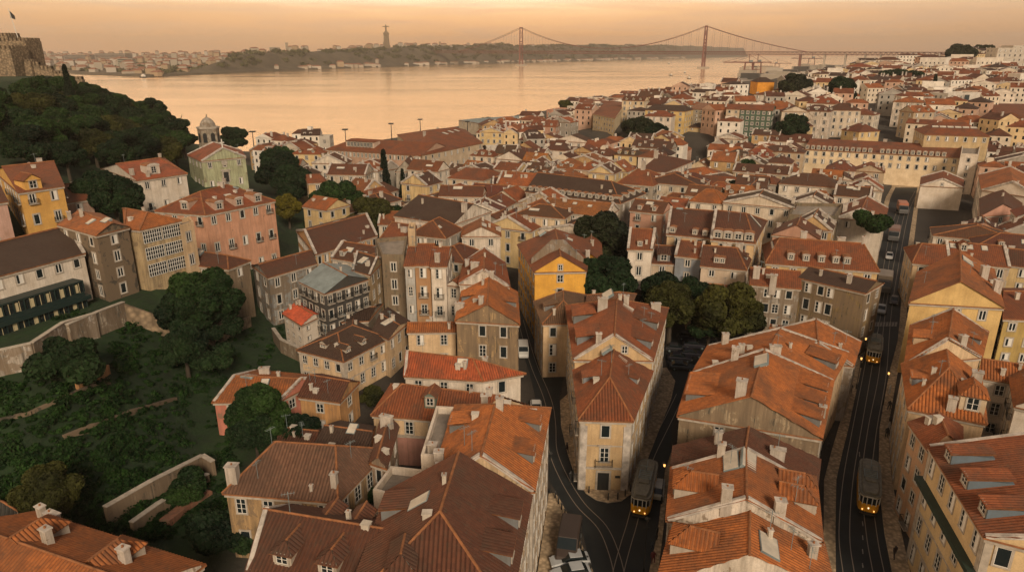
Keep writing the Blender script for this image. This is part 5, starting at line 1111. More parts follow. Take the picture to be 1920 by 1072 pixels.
# rails
def rails(cl, gauge=.9, name='tram_rails', z=.045):
    p = [Vector(GP(*c)) for c in cl]; q_ = []
    for i in range(len(p)-1):
        a = p[i-1] if i else p[i]; b, c = p[i], p[i+1]; d = p[i+2] if i+2 < len(p) else c
        for k in range(6):
            t = k/6; q_.append(.5*((2*b)+(c-a)*t+(2*a-5*b+4*c-d)*t*t+(3*b-a-3*c+d)*t**3))
    q_.append(p[-1]); m = MB()
    for s in (-1, 1):
        pr = None
        for i, c in enumerate(q_):
            d = (q_[min(i+1,len(q_)-1)]-q_[max(i-1,0)]).normalized(); n = Vector((-d.y, d.x)); e = c+n*s*gauge*.62
            u = (e-n*.045, e+n*.045)
            if pr: m.poly([(*pr[0],z),(*pr[1],z),(*u[1],z),(*u[0],z)])
            pr = u
    o = link(name, m.mesh(name, ['rail'])); setting(o); return o
rails([(976,600),(990,650),(1003,690),(1022,735),(1031,765),(1035,800),(1037,845),(1057,895),(1088,945),(1129,988),(1152,1040),(1163,1090),(1166,1130)])
rails([(1275,740),(1257,778),(1240,812),(1222,848),(1210,880),(1198,930),(1184,985),(1174,1018),(1160,1070),(1152,1120)], z=.049)
rails([(1718,360),(1700,400),(1676,520),(1664,600),(1655,700),(1636,802),(1625,900),(1634,1000),(1647,1072),(1655,1120)], z=.047)
rails([(1690,380),(1672,440),(1655,540),(1640,620),(1626,700),(1607,802),(1590,900),(1583,1000),(1591,1072),(1598,1120)], z=.047)
m = MB()
for py in range(1090, 830, -26):
    a = Vector(GP(1604+(1072-py)*-.0+ (14 if py>950 else 8), py)); b = Vector(GP(1604+(14 if py>950 else 8)-1, py-9)); n = Vector((.06,0)); m.poly([(*(a-n),.044),(*(a+n),.044),(*(b+n),.044),(*(b-n),.044)])
setting(link('road_markings', m.mesh('road_markings', ['mark'])))
m = MB()
for i in range(9):
    a = Vector(GP(1634+i*5.6, 612)); b = Vector(GP(1636+i*5.6, 604)); n = Vector((.22,0)); m.poly([(*(a-n),.05),(*(a+n),.05),(*(b+n),.05),(*(b-n),.05)])
setting(link('zebra_crossing', m.mesh('zebra_crossing', ['mark'])))
# ---------------------------------------------------------------- vehicles
def loft(m, secs, mat=0):
    """secs: list of (x, [(y,z)...]) rings along the vehicle, closed at both ends"""
    n = len(secs[0][1]); base = len(m.v)
    for x, rg in secs:
        for (y, z) in rg: m.v.append((x, y, z))
    for i in range(len(secs)-1):
        for k in range(n):
            j = (k+1) % n; m.f.append((base+i*n+k, base+i*n+j, base+(i+1)*n+j, base+(i+1)*n+k)); m.m.append(mat)
    m.f.append(tuple(base+k for k in reversed(range(n)))); m.m.append(mat); l = base+(len(secs)-1)*n; m.f.append(tuple(l+k for k in range(n))); m.m.append(mat)
def ring(w, z0, z1, r=.12): return [(-w+r,z0),(w-r,z0),(w,z0+r),(w,z1-r),(w-r,z1),(-w+r,z1),(-w,z1-r),(-w,z0+r)]
def put_at(px, py, px2, py2, zoff=.03):
    """ground point and heading towards a second ground pixel"""
    a = Vector(GP(px,py)); b = Vector(GP(px2,py2)); return (a.x, a.y, zoff), math.atan2((b-a).y, (b-a).x)
def wheels(rt, xs, w, r, rim=True):
    for x in xs:
        for s in (-1, 1):
            m = MB(); m.tube((x,s*(w-.22),r),(x,s*(w+.01),r), r, 14); o = link('wheel', m.mesh('wheel', ['tyre']), rt)
            if rim: m = MB(); m.tube((x,s*(w+.01),r),(x,s*(w+.03),r), r*.6, 10); link('rim', m.mesh('rim', ['metal']), o)
def car(px, py, px2, py2, col, label, kind='car', group=None, sc=1.):
    loc, rz = put_at(px, py, px2, py2); g = {'car': ('parked_car','car'), 'van': ('van','van'), 'truck': ('truck','truck')}[kind]
    if kind == 'car' and group is None: group = 'cars on the streets'
    rt = thing(g[0], label, g[1], loc, rz, group, sc=sc)
    if kind == 'car':
        w = .86; m = MB()
        loft(m, [(-2.1,ring(w*.9,.35,.8)),(-2.0,ring(w,.25,.92)),(-1.2,ring(w,.22,.95)),(.9,ring(w,.22,.93)),(1.75,ring(w*.98,.25,.78)),(2.1,ring(w*.85,.32,.62))]); link('body', m.mesh('body', ['paint'], smooth=False), rt, col=col)
        m = MB(); loft(m, [(-1.75,ring(w*.8,.9,.97,.02)),(-1.25,ring(w*.8,.9,1.38)),(.1,ring(w*.8,.9,1.42)),(.95,ring(w*.8,.88,.95,.02))]); c = link('cabin', m.mesh('cabin', ['glass']), rt)
        m = MB(); loft(m, [(-1.25,ring(w*.76,1.37,1.43,.02)),(.12,ring(w*.76,1.4,1.46,.02))]); link('car_roof', m.mesh('car_roof', ['paint']), rt, col=col)
        wheels(rt, (-1.3,1.3), w, .31)
        for s in (-.6,.6):
            m = MB(); m.box(2.02,2.1,s-.14,s+.14,.5,.62); link('headlight', m.mesh('headlight', ['frame']), rt)
    elif kind == 'van':
        w = .92; m = MB(); loft(m, [(-2.3,ring(w,.35,1.9)),(-2.25,ring(w,.3,1.98)),(1.0,ring(w,.3,1.98)),(1.7,ring(w,.3,1.25)),(2.3,ring(w*.95,.32,.95)),(2.4,ring(w*.9,.35,.7))]); link('body', m.mesh('body', ['paint']), rt, col=col)
        m = MB(); m.poly([(1.05,-.8,1.93),(1.05,.8,1.93),(1.72,.82,1.28),(1.72,-.82,1.28)]); 
        m2 = MB(); m2.v = [(x+.03,y,z+.03) for x,y,z in m.v]; m2.f = m.f; m2.m = m.m; link('windscreen', m2.mesh('windscreen', ['glass']), rt)
        for s in (-1,1): m = MB(); m.box(-1.9,1.,s*(w+.005)-.01,s*(w+.005)+.01,1.25,1.75); link('side_window', m.mesh('side_window', ['glass']), rt)
        wheels(rt, (-1.5,1.5), w, .34)
    else:
        w = 1.15; m = MB(); loft(m, [(-3.4,ring(w,.8,3.0)),(1.0,ring(w,.8,3.0))]); link('cargo_box', m.mesh('cargo_box', ['paint']), rt, col=col)
        m = MB(); loft(m, [(1.15,ring(w*.95,.5,2.4)),(2.2,ring(w*.95,.5,2.4)),(2.7,ring(w*.95,.5,1.5)),(2.8,ring(w*.95,.5,1.3))]); c = link('cab', m.mesh('cab', ['paint']), rt, col=(.1,.1,.1))
        m = MB(); m.poly([(2.24,-1,2.35),(2.24,1,2.35),(2.73,1,1.55),(2.73,-1,1.55)]); link('windscreen', m.mesh('windscreen', ['glass']), c, (.02,0,.02))
        wheels(rt, (-2.4,1.7), w, .45)
    return rt
def tram(px, py, px2, py2, label, lit=True):
    loc, rz = put_at(px, py, px2, py2, .04); rt = thing('tram', label, 'tram', loc, rz, 'yellow trams on the tracks')
    w = 1.18; L = 4.1
    def oval(x, k=1.): return ring(w*k, x[0], x[1], .1)
    prof = [(-L,.62),(-L+.25,.84),(-L+.9,.98),(-L+1.5,1.),(L-1.5,1.),(L-.9,.98),(L-.25,.84),(L,.62)]
    def body(z0, z1, k, mats, mat=0): m = MB(); loft(m, [(x, ring(w*s*k, z0, z1, .02)) for x, s in prof], mat); return m
    link('lower_body', body(.45,1.52,1.,0).mesh('lower_body', ['paint']), rt, col=(.85,.40,.02))
    link('skirt', body(.25,.45,.97,0).mesh('skirt', ['iron']), rt)
    link('glazing', body(1.52,2.35,.965,0).mesh('glazing', ['glass']), rt)
    link('upper_band', body(2.35,2.62,1.,0).mesh('upper_band', ['paint']), rt, col=(.5,.46,.38))
    m = MB()
    for x in np.linspace(-L+1.5, L-1.5, 8):
        for s in (-1, 1): m.box(x-.06,x+.06,s*w*1.0-.04 if s > 0 else -w*1.0-.0, s*w*1.0 if s > 0 else -w+.04,1.38,2.35)
    for sx in (-1, 1):
        for y_, xx in ((-.72,L-.02),(-.27,L+.01),(.27,L+.01),(.72,L-.02)): m.box(sx*xx-.05, sx*xx+.05, y_-.045, y_+.045, 1.38, 2.36)
        for s in (-1,1): m.box(sx*(L-.55)-.05, sx*(L-.55)+.05, s*w*.92-.04, s*w*.92+.04, 1.38, 2.36)
    link('window_posts', m.mesh('window_posts', ['frame']), rt)
    m = MB(); loft(m, [(x*1.03, ring(w*s*1.05, 2.62, 2.76, .03)) for x, s in prof]); loft(m, [(x*.96, ring(w*s*.8, 2.74, 3.0, .12)) for x, s in prof]); m.box(-1.6,1.6,-.6,.6,2.98,3.2); ro = link('roof', m.mesh('roof', [simple('tram_roof', (.19,.18,.14), .6, nscale=2)] if 'tram_roof' not in bpy.data.materials else [bpy.data.materials['tram_roof']]), rt)
    m = MB(); m.box(-.9,.9,-.75,-.65,3.2,3.3); m.box(-.9,.9,.65,.75,3.2,3.3)
    for i in range(5): m.box(-.8+i*.4-.03,-.8+i*.4+.03,-.65,.65,3.2,3.28)
    m.tube((-.9,0,3.2),(-2.2,0,3.9), .04,5); m.tube((-.9,0,3.25),(-.2,0,4.2),.04,5); m.tube((-.2,-.7,4.3),(-.2,.7,4.3),.04,5)
    link('pantograph', m.mesh('pantograph', ['metal']), ro)
    for s in (-.62, .62):
        m = MB(); m.tube((L-.02,s,.72),(L+.08,s,.72),.075,8); link('headlight', m.mesh('headlight', ['lampglow']), rt)
    m = MB(); m.tube((L+.0,0,1.0),(L+.1,0,1.0),.08,8); link('centre_lamp', m.mesh('centre_lamp', ['lampwhite']), rt)
    m = MB(); m.box(L-.02,L+.04,-.42,.42,2.4,2.6); link('destination_sign', m.mesh('destination_sign', ['frame']), rt)
    m = MB(); m.box(L+.0,L+.35,-.85,.85,.2,.32); link('bumper', m.mesh('bumper', ['iron']), rt)
    for x in (-1.2,1.2):
        for s in (-1,1): m = MB(); m.tube((x,s*.55,.33),(x,s*.75,.33),.33,12); link('wheel', m.mesh('wheel', ['iron']), rt)
tram(1207,932,1197,975,'yellow tram turning round the flatiron corner beside the pavement')
tram(1625,930,1626,990,'dark topped tram with orange lit front, nearest on the main street')
tram(1637,668,1634,700,'tram farther up the main street below the crossing')
car(981,664,983,690,(.6,.6,.58),'white van in the narrow street left of the olive roofed house','van')
rt = car(1066,1028,1060,1060,(.05,.035,.028),'dark brown high van on the cobbled forecourt','van',sc=1.25)
car(1068,1058,1030,1062,(.4,.42,.43),'white roofed car with black bonnet parked across the forecourt, farther one')
car(1070,1082,1030,1088,(.4,.42,.43),'white car at the bottom edge of the cobbled forecourt, nearest one')
car(1211,938+0,1215,900,(.1,.1,.1),'x','car') if False else None
car(1232,922,1236,890,(.5,.48,.42),'small pale car parked close by on the right of the turning tram')
car(1652,585,1650,600,(.35,.38,.4),'silver car just above the zebra crossing')
car(1667,484,1664,500,(.6,.6,.6),'small white car between the bus and the delivery truck')
car(1656,545,1653,565,(.55,.5,.42),'cream roofed bus-sized truck going down the main street','truck',sc=1.3)
car(1674,450,1672,470,(.2,.12,.1),'dark truck with pale roof load on the main street','truck',sc=1.25)
car(1691,400,1698,412,(.4,.16,.1),'red and cream truck standing across the street below the ramp','truck',sc=1.25)
car(1676,568,1674,584,(.05,.05,.06),'black car at the right kerb above the crossing')
car(1005,772,1006,790,(.6,.6,.58),'white car parked left of the curved tram street','car')
for i, (px, py) in enumerate(((1278,692),(1274,676),(1296,668),(1302,652),(1346,622),(1322,640),(1290,636),(1268,658))):
    car(px, py, px+16, py+1, R.choice(((.03,.03,.035),(.04,.05,.06),(.02,.02,.03))), ['dark car','black car','shiny dark car'][i % 3]+' parked in the shady square, '+['front left','second from the street','beneath the round tree','middle row','by the pale awning','right of the path','back row','against the flatiron side'][i], 'car')
def hillcar(px, py, i):
    x, y, z = PG(px, py); rt = thing('parked_car', 'tiny car on the uphill street behind the long cream building', 'car', (x, y, z+.1), 1.1, 'cars parked on the uphill street', sc=1.1)
    m = MB(); loft(m, [(-2.1,ring(.8,.3,.8)),(-1.9,ring(.85,.25,.9)),(1.8,ring(.85,.25,.85)),(2.1,ring(.75,.3,.6))]); loft(m, [(-1.6,ring(.7,.85,.9,.02)),(-1.1,ring(.7,.85,1.4)),(.2,ring(.7,.85,1.4)),(1.,ring(.7,.85,.9,.02))],0); link('body', m.mesh('body', ['paint']), rt, col=R.choice(((.4,.4,.4),(.03,.03,.03),(.3,.05,.04),(.6,.6,.6))))
for i in range(9): hillcar(1700+R.uniform(-4,24), 232+i*3.2, i)
# ---------------------------------------------------------------- street lamps, bollards, people
def lamp(px, py, label, h=5.2, lit=True):
    x, y = GP(px, py); rt = thing('street_lamp', label, 'street lamp', (x, y, .12), 0, 'street lamps')
    m = MB(); m.tube((0,0,0),(0,0,.9),.12,8); m.tube((0,0,.9),(0,0,h),.055,8); m.tube((-.35,0,h-.6),(.35,0,h-.6),.03,5); link('post', m.mesh('post', ['iron']), rt)
    m = MB(); m.tube((0,0,h),(0,0,h+.42),.1,6,0,.15); link('lantern', m.mesh('lantern', ['lampglow' if lit else 'iron']), rt)
    m = MB(); m.tube((0,0,h+.45),(0,0,h+.7),.27,6,0,.03); link('cap', m.mesh('cap', ['iron']), rt)
lamp(1614,690,'lit lamp on the left pavement of the main street, nearest the tram'); lamp(1605,730,'lit lamp on the left pavement of the main street, lower one'); lamp(1625,652,'lit lamp at the left end of the crossing'); lamp(1655,760,'lit lamp at the right kerb of the main street')
lamp(1240,945,'lamp at the right kerb beside the turning tram'); lamp(1031,925,'lamp at the tip of the cobbled forecourt',lit=False); lamp(1206,1078,'thin grey lamp post standing at the junction bottom',lit=False,h=6.5); lamp(792,838,'black lantern post in front of the cream two window wall',lit=False)
bm = MB(); bm.tube((0,0,0),(0,0,.85),.09,7); bm.tube((0,0,.85),(0,0,.98),.12,7,0,.04); bmm = bm.mesh('bollard', ['iron'])
for i, (px, py) in enumerate([(1041,934),(1047,945),(1053,956),(1059,967),(1065,978),(1071,990),(1077,1003),(1083,1016),(1089,1029),(1095,1043),(1101,1057),(1107,1071),(1140,938),(1158,937),(1172,931),(1182,922),(1190,908),(1104,925),(1094,915),(1085,899)]):
    x, y = GP(px, py); o = link('bollard', bmm, None, (x, y, .13)); tag(o, 'black iron bollard lining the '+('cobbled forecourt kerb' if i < 12 else 'flatiron pavement kerb'), 'bollard', 'bollards at the forecourt' if i < 12 else 'bollards round the flatiron')
def person(px, py, label, col, leg=(.02,.02,.03), z=.13, rz=0.):
    x, y = GP(px, py)
    verts = [(0,0,.95),(0,0,1.2),(0,0,1.42),(0,0,1.52),(0,.02,1.66), (.1,0,.9),(.12,.12,.5),(.12,.02,.06),(.12,.16,.03), (-.1,0,.9),(-.12,-.12,.5),(-.12,-.26,.1),(-.12,-.12,.03), (.2,0,1.4),(.27,.02,1.12),(.24,.16,.9), (-.2,0,1.4),(-.27,-.04,1.12),(-.26,-.12,.88)]
    edges = [(0,1),(1,2),(2,3),(3,4),(0,5),(5,6),(6,7),(7,8),(0,9),(9,10),(10,11),(11,12),(2,13),(13,14),(14,15),(2,16),(16,17),(17,18)]
    rad = [.16,.15,.17,.06,.11,.1,.07,.05,.04,.1,.07,.05,.04,.07,.05,.04,.07,.05,.04]
    me = bpy.data.meshes.new('person'); me.from_pydata(verts, edges, []); 
    o = bpy.data.objects.new('person', me); COL.objects.link(o); md = o.modifiers.new('s','SKIN'); 
    for i, v in enumerate(me.skin_vertices[0].data if me.skin_vertices else []): v.radius = (rad[i],)*2
    if not me.skin_vertices:
        pass
    o.modifiers.new('ss','SUBSURF').levels = 1; me.materials.append(MAT['paint']); o.color = (*col,.1); o.location = (x, y, z); o.rotation_euler = (0,0,rz)
    tag(o, label, 'person', 'pedestrians'); return o
PEOPLE = [(1668,800,'person in dark coat standing on the right pavement by the group',(.02,.02,.03)),(1665,810,'person with pale top in the pavement group',(.4,.38,.35)),(1661,822,'person in black at the front of the pavement group',(.02,.02,.02)),(1667,740,'person in white near the parked scooters on the right pavement',(.5,.5,.5)),(1666,770,'person in dark clothes between the white one and the group',(.03,.03,.03)),(1675,1048,'person walking alone on the right pavement at the bottom',(.03,.02,.02)),(1222,1040,'person in dark jacket walking on the narrow right pavement',(.02,.03,.05)),(1224,1058,'person in maroon top on the narrow right pavement',(.12,.02,.02)),(1231,1012,'person in black close to the orange roofed row',(.02,.02,.02)),(1594,738,'person in black on the left pavement of the main street',(.02,.02,.02)),(1070,905,'person standing by the left flatiron wall',(.02,.02,.02)),(1063,850,'person by a doorway on the left flatiron side',(.03,.02,.02))]
for i, (px, py, lb, c) in enumerate(PEOPLE): person(px, py, lb, c, rz=i*1.3)
# ---------------------------------------------------------------- garden and retaining walls
def wallrun(label, pts, h, th=.5, col=(.4,.33,.24,1.), down=3., cop=True, z0=None, mat='wall'):
    """pts: pixel foot points"""
    g = [PG(*p) if z0 is None else (*P(*p, z0), z0) for p in pts]; rt = thing('retaining_wall', label, 'wall', g[0]); O = g[0]; m = MB(); c = MB()
    for a, b in zip(g, g[1:]):
        a2, b2 = Vector(a), Vector(b); d = (b2-a2); d.z = 0; d.normalize(); n = Vector((-d.y,d.x,0))*th/2
        t1, t2 = a[2]+h, b[2]+h
        for s in (-1, 1): 
            p = [a2+n*s, b2+n*s]; f_ = [(p[0].x,p[0].y,a[2]-down),(p[1].x,p[1].y,b[2]-down),(p[1].x,p[1].y,t2),(p[0].x,p[0].y,t1)]; m.poly(f_ if s < 0 else f_[::-1])
        m.poly([tuple(Vector((a[0],a[1],t1))-n),tuple(Vector((b[0],b[1],t2))-n),tuple(Vector((b[0],b[1],t2))+n),tuple(Vector((a[0],a[1],t1))+n)])
        for e, tt in ((a2,t1),(b2,t2)):
            m.poly([(*(e-n).xy,e.z-down),(*(e+n).xy,e.z-down),(*(e+n).xy,tt),(*(e-n).xy,tt)])
        if cop: c.bar((a[0],a[1],t1+.002),(b[0],b[1],t2+.002), th+.16, .12)
    link('wall_face', m.mesh('wall_face', [mat], O), rt, col=col)
    if cop: link('coping', c.mesh('coping', ['stonetrim'], O), rt)
wallrun('stained white retaining wall below the green veranda building', [(-20,712),(70,690),(128,648),(186,630)], 3.6, col=(.5,.45,.4,1.))
wallrun('streaked pale retaining wall climbing to the decayed tenement', [(134,650),(190,625),(238,603)], 3.4, col=(.52,.45,.36,1.))
wallrun('brown rubble wall from the decayed tenement down towards the big tree', [(240,605),(290,622),(330,640)], 3.2, col=(.34,.22,.13,1.), cop=False, mat='rubble')
wallrun('long peeling garden wall above the orange corner roof, upper tier', [(204,985),(290,932),(384,882),(404,896)], 2.3, col=(.30,.23,.16,1.))
wallrun('lower peeling garden wall tier with buttress end, near the brown roof', [(250,1000),(300,965),(350,932),(392,905)], 1.3, col=(.26,.2,.14,1.))
wallrun('reddish brick path wall between the shrubs and the brown roof', [(310,985),(350,955),(392,928)], .7, col=(.34,.15,.09,.6), th=1.3, cop=False)
wallrun('short orange stone wall in the middle of the green garden', [(145,727),(178,712),(204,697)], 1.1, col=(.50,.25,.10,.6), cop=False)
wallrun('thin crumbling terrace wall running across the green garden', [(-10,795),(60,775),(132,745),(204,712)], .35, col=(.05,.045,.03,1.), cop=False)
wallrun('lower crumbling terrace wall low in the green garden', [(120,822),(176,800),(250,775),(330,750)], .45, col=(.06,.045,.03,1.), cop=False)
wallrun('grey garden wall curving below the small white cottage', [(515,640),(530,662),(568,680),(620,712)], 2.6, col=(.36,.31,.24,1.))
wallrun('pink rendered yard wall between narrow house and white annex', [(738,868),(800,872)], 4.2, col=(.5,.25,.2,.4), z0=0)
wallrun('ochre and grey retaining wall at the foot of the stone sided house', [(375,650),(420,640),(470,612)], 2.2, col=(.3,.25,.18,1.), cop=False, mat='rubble')
wallrun('white terrace parapet in front of the low terrace house', [(768,668),(868,670)], 6.2, col=(.55,.5,.44,.4), z0=0)
# ---------------------------------------------------------------- trees
CR = {}
def crown(kind, v):
    k = (kind, v)
    if k in CR: return CR[k]
    rr = np.random.default_rng(v*11+len(kind)); r2 = random.Random(v*7+len(kind)); bl = []
    if kind == 'round':
        for i in range(34):
            a = r2.uniform(0,6.28); e = r2.uniform(-.45,1.); rad = r2.uniform(.45,.8)*math.sqrt(max(0,1-e*e*.8)); q_ = r2.uniform(.17,.34); bl.append((rad*math.cos(a),rad*math.sin(a),e*.62,q_,q_*.8))
    elif kind == 'pine':
        for i in range(24):
            a = r2.uniform(0,6.28); rad = r2.uniform(0,.82); q_ = r2.uniform(.2,.32); bl.append((rad*math.cos(a),rad*math.sin(a),.15*(1-rad)+r2.uniform(-.08,.1),q_,q_*.55))
    elif kind == 'cypress':
        for i in range(30):
            t = i/29; rad = .42*(1-t)**.6*min(1,t*6+.3); a = r2.uniform(0,6.28); bl.append((rad*.5*math.cos(a),rad*.5*math.sin(a),-1.5+t*3.9,max(.14,rad),.3))
    else:
        for i in range(14):
            a = r2.uniform(0,6.28); rad = r2.uniform(0,.8); q_ = r2.uniform(.25,.5); bl.append((rad*math.cos(a),rad*math.sin(a),r2.uniform(0,.5),q_,q_*.7))
    V = leafmass(bl, 2100, .055, rr) if kind != 'bush' else leafmass(bl, 1700, .065, rr)
    CR[k] = quads_mesh('crown', V, ['foliage']); return CR[k]
def trunk_mesh(v):
    k = ('tk', v)
    if k in CR: return CR[k]
    r2 = random.Random(v); m = MB(); m.tube((0,0,-1.5),(.03,.02,-.1), .09, 8, 0, .055)
    for i in range(6):
        a = r2.uniform(0,6.28); e = (.55*math.cos(a), .55*math.sin(a), r2.uniform(.1,.5)); m.tube((.03,.02,-.25+i*.04), e, .04, 5, 0, .012)
    CR[k] = m.mesh('trunk', ['bark']); return CR[k]
GREEN = {'d': (.008,.020,.009), 'g': (.014,.034,.010), 'o': (.026,.030,.009), 'y': (.07,.065,.010), 'p': (.007,.015,.009), 'f': (.016,.022,.012)}
TREEN = [0]
def tree(px, py, r, kind, c, label, group=None, h=None, world=None, name='tree'):
    """(px,py): where the middle of the crown is seen; h: height of crown centre above ground"""
    h = h if h is not None else r*1.25
    if world: x, y = world; z = H(x, y)
    else:
        rr = ray(px, py); t = 20
        while CZ+rr[2]*t-h > H(rr[0]*t, rr[1]*t) and t < 2500: t += .5
        x, y = rr[0]*t, rr[1]*t; z = H(x, y)
    TREEN[0] += 1; v = TREEN[0] % 4
    rt = thing(name, label, 'tree' if kind != 'bush' else 'bush', (x, y, z), 0, group)
    o = link('crown', crown(kind, v), rt, (0,0,h), R.uniform(0,6.28), col=GREEN[c], sc=(r*R.uniform(.93,1.07), r*R.uniform(.93,1.07), r*(1. if kind != 'cypress' else 1.)))
    if kind != 'bush': link('trunk', trunk_mesh(v), rt, (0,0,h), R.uniform(0,6), sc=(r, r, h/1.4 if kind != 'cypress' else h/1.4))
    return rt
def T_(px, py, r, kind, c, label, **k): return tree(px, py, r, kind, c, label, **k)
T_(1258,580,5.6,'round','o','large round tree touching the right side of the flatiron building'); T_(1300,562,5,'round','d','olive tinted tree at the back of the shady square'); T_(1365,588,6.2,'round','o','broad olive crowned tree left of the crumbling grey tenement')
T_(1330,610,4,'round','d','small dark tree under the broad olive crown'); T_(1238,552,5,'round','d','dark tree behind the flatiron roof, right of the brown roof'); T_(1124,535,7,'round','d','dark tree right of the saffron gable'); T_(1130,455,8,'round','f','grey green bushy tree behind the saffron house')
T_(1165,500,4,'bush','d','dark shrub among the broken masonry',name='shrub'); T_(1245,535,3.6,'round','d','small dark tree at the foot of the beige dormer house')
T_(385,560,6.,'round','g','huge dark green tree with yellowish top in front of the stone sided house',h=9); T_(345,590,4.6,'round','d','shadowed tree left of the huge garden tree'); T_(412,605,4.4,'round','d','lower right mass of the garden trees'); T_(345,655,4.2,'round','d','vine hung dark tree at the foot of the rubble wall'); T_(395,680,3.4,'bush','d','dark drooping shrub below the huge tree',name='shrub')
T_(130,690,5,'bush','d','dark shrub mass against the white retaining wall',name='shrub',h=2); T_(486,778,4.6,'round','g','leafy tree overlapping the pink walled house roof'); T_(480,820,3.4,'round','d','dark small tree under the pink walled house'); T_(562,810,3,'round','d','dark small tree in the yard by the lean-to')
T_(540,390,4.8,'round','y','yellow green tree in front of the dark tree clump',h=7); T_(522,322,9,'round','d','big dark tree right of the green church'); T_(548,345,8,'round','d','dark tree right of the big one by the church');  T_(528,300,7,'round','g','upper tree of the clump right of the church')
T_(636,385,8,'round','g','round dark tree between ochre tower house and salmon garden house'); T_(700,412,7,'round','o','olive tree left of the white gabled hall'); T_(735,420,6,'round','g','green tree in front of the low yellow walled roof'); T_(600,425,5,'bush','d','clipped dark hedge block beside the small red roof',name='hedge',h=2)
T_(722,346,4.6,'cypress','p','tall ragged dark cypress rising over the centre roofs',h=7); T_(756,362,3.,'cypress','p','rounded slim cypress right of the ragged one',h=7)
T_(132,185,4.2,'cypress','p','black columnar cypress in the castle wood',h=9)
T_(188,362,6,'round','d','dark tree between pinkish grey house and white manor'); T_(215,378,6,'round','d','dark tree under the left gable of the white manor'); T_(438,262,7,'round','d','flat crowned tree right of the bell tower'); T_(330,235,7,'pine','d','umbrella pine on the skyline left of the bell tower',h=12); T_(285,205,6,'round','d','dark tree on the right skyline of the castle hill',h=8)
T_(1485,248,9,'round','d','dark tree mass right of the green tiled building'); T_(1575,172,10,'round','d','round dark tree on the right hill, left one'); T_(1693,143,14,'pine','d','wide dark umbrella shaped tree on the right hill',h=12); T_(1748,180,5,'cypress','d','dark tall tree beside the white modern block',h=6); T_(1490,165,10,'round','f','greyish tree near the bright orange cube building')
T_(1200,245,8,'round','f','olive trees slope under the hillside tower house'); T_(1225,252,7,'round','d','dark tree below the yellow hillside block, left'); T_(1185,240,6,'round','f','pale bare tree by the hillside tower house'); T_(915,236,8,'bush','g','green shrubs on the quay by the warehouse',name='shrub',h=3); T_(1060,200,6,'bush','o','shrubs on the pink house roof terrace',name='shrub',h=13)
T_(1033,280,7,'bush','d','dark green shrub clump beside the pale market roof',name='shrub',h=3); T_(1632,425,4.4,'bush','g','bright green rooftop shrub by the white gabled row house',name='shrub',h=11); T_(1400,322,5,'round','g','green tree among the roofs below the long cream building',h=11); T_(1380,358,4,'round','d','small dark tree in a roof gap right of the city centre',h=10)
T_(1020,425,5,'round','g','green tree left of the skylit cream palace',h=8); T_(715,928,2.4,'bush','g','climbing plant on the flat roofed white box',name='climbing_plant',h=4); T_(90,925,3.4,'round','o','small yellow green tree over the orange corner roof',h=5); T_(700,745,2.,'round','o','orange tree in the lane beside the cream corner house',h=2.5)
T_(350,925,3,'bush','g','shrubs between the two peeling garden walls',name='shrub',h=1); T_(425,1000,4,'bush','d','dark shrubs at the foot of the brown roofed house',name='shrub',h=1.5); T_(470,990,3.6,'bush','d','dark bushes right of the dark yard',name='shrub',h=1.5); T_(1795,705,2.5,'bush','d','dark plants behind the white right edge house',name='shrub',h=2)
T_(1440,425,3,'bush','d','x','bush') if False else None
T_(1800,108,16,'round','f','hazy wooded knoll on the right skyline',h=10); T_(1840,104,14,'round','f','hazy trees right of the skyline knoll',h=9)
# castle wood
nt_ = 0
for gy_ in np.arange(150, 372, 8.2):
    for gx_ in np.arange(-250, -60, 8.6):
        x = gx_+R.uniform(-3,3); y = gy_+R.uniform(-3,3); d = lerp_tab(XB, y)-x
        if d < 16: continue
        p = proj(x, y, H(x,y)+6)
        if p[0] < -60: continue
        # keep the inhabited shelf free
        if y < 205 and d < 85 and p[1] > 300: continue
        if y < 170: continue
        if any(math.hypot(x-sum(c[0] for c in f_)/4, y-sum(c[1] for c in f_)/4) < 13 for f_ in FOOT): continue
        if abs(x-bx-6) < 26 and -6 < y-by_ < 24: continue
        if 345 < p[0] < 475 and 225 < p[1] < 400: continue
        if 175 < p[0] < 352 and 290 < p[1] < 400: continue
        lim = (166 if p[0] < 62 else 142 if p[0] < 130 else 150)+max(0,(p[0]-150))*.36
        r_ = R.uniform(4.4,6.6); top = proj(x,y,H(x,y)+r_*2.1)[1]
        if top < lim-2: r_ *= .7
        while r_ > 2.2 and proj(x,y,H(x,y)+r_*2.1)[1] < lim-4: r_ *= .85
        if proj(x,y,H(x,y)+r_*2.1)[1] < lim-8: continue
        k_ = R.random()
        tree(0,0,r_,'pine' if k_ < .2 else 'round',R.choice('dddgggpo' if k_ > .2 else 'dg'),'dark broadleaf tree in the wood below the castle' if k_ >= .2 else 'umbrella pine in the wood below the castle','trees of the castle wood',world=(x,y),h=r_*(1.15 if k_ >= .2 else 1.5)); nt_ += 1
print('wood trees', nt_, 'TR')
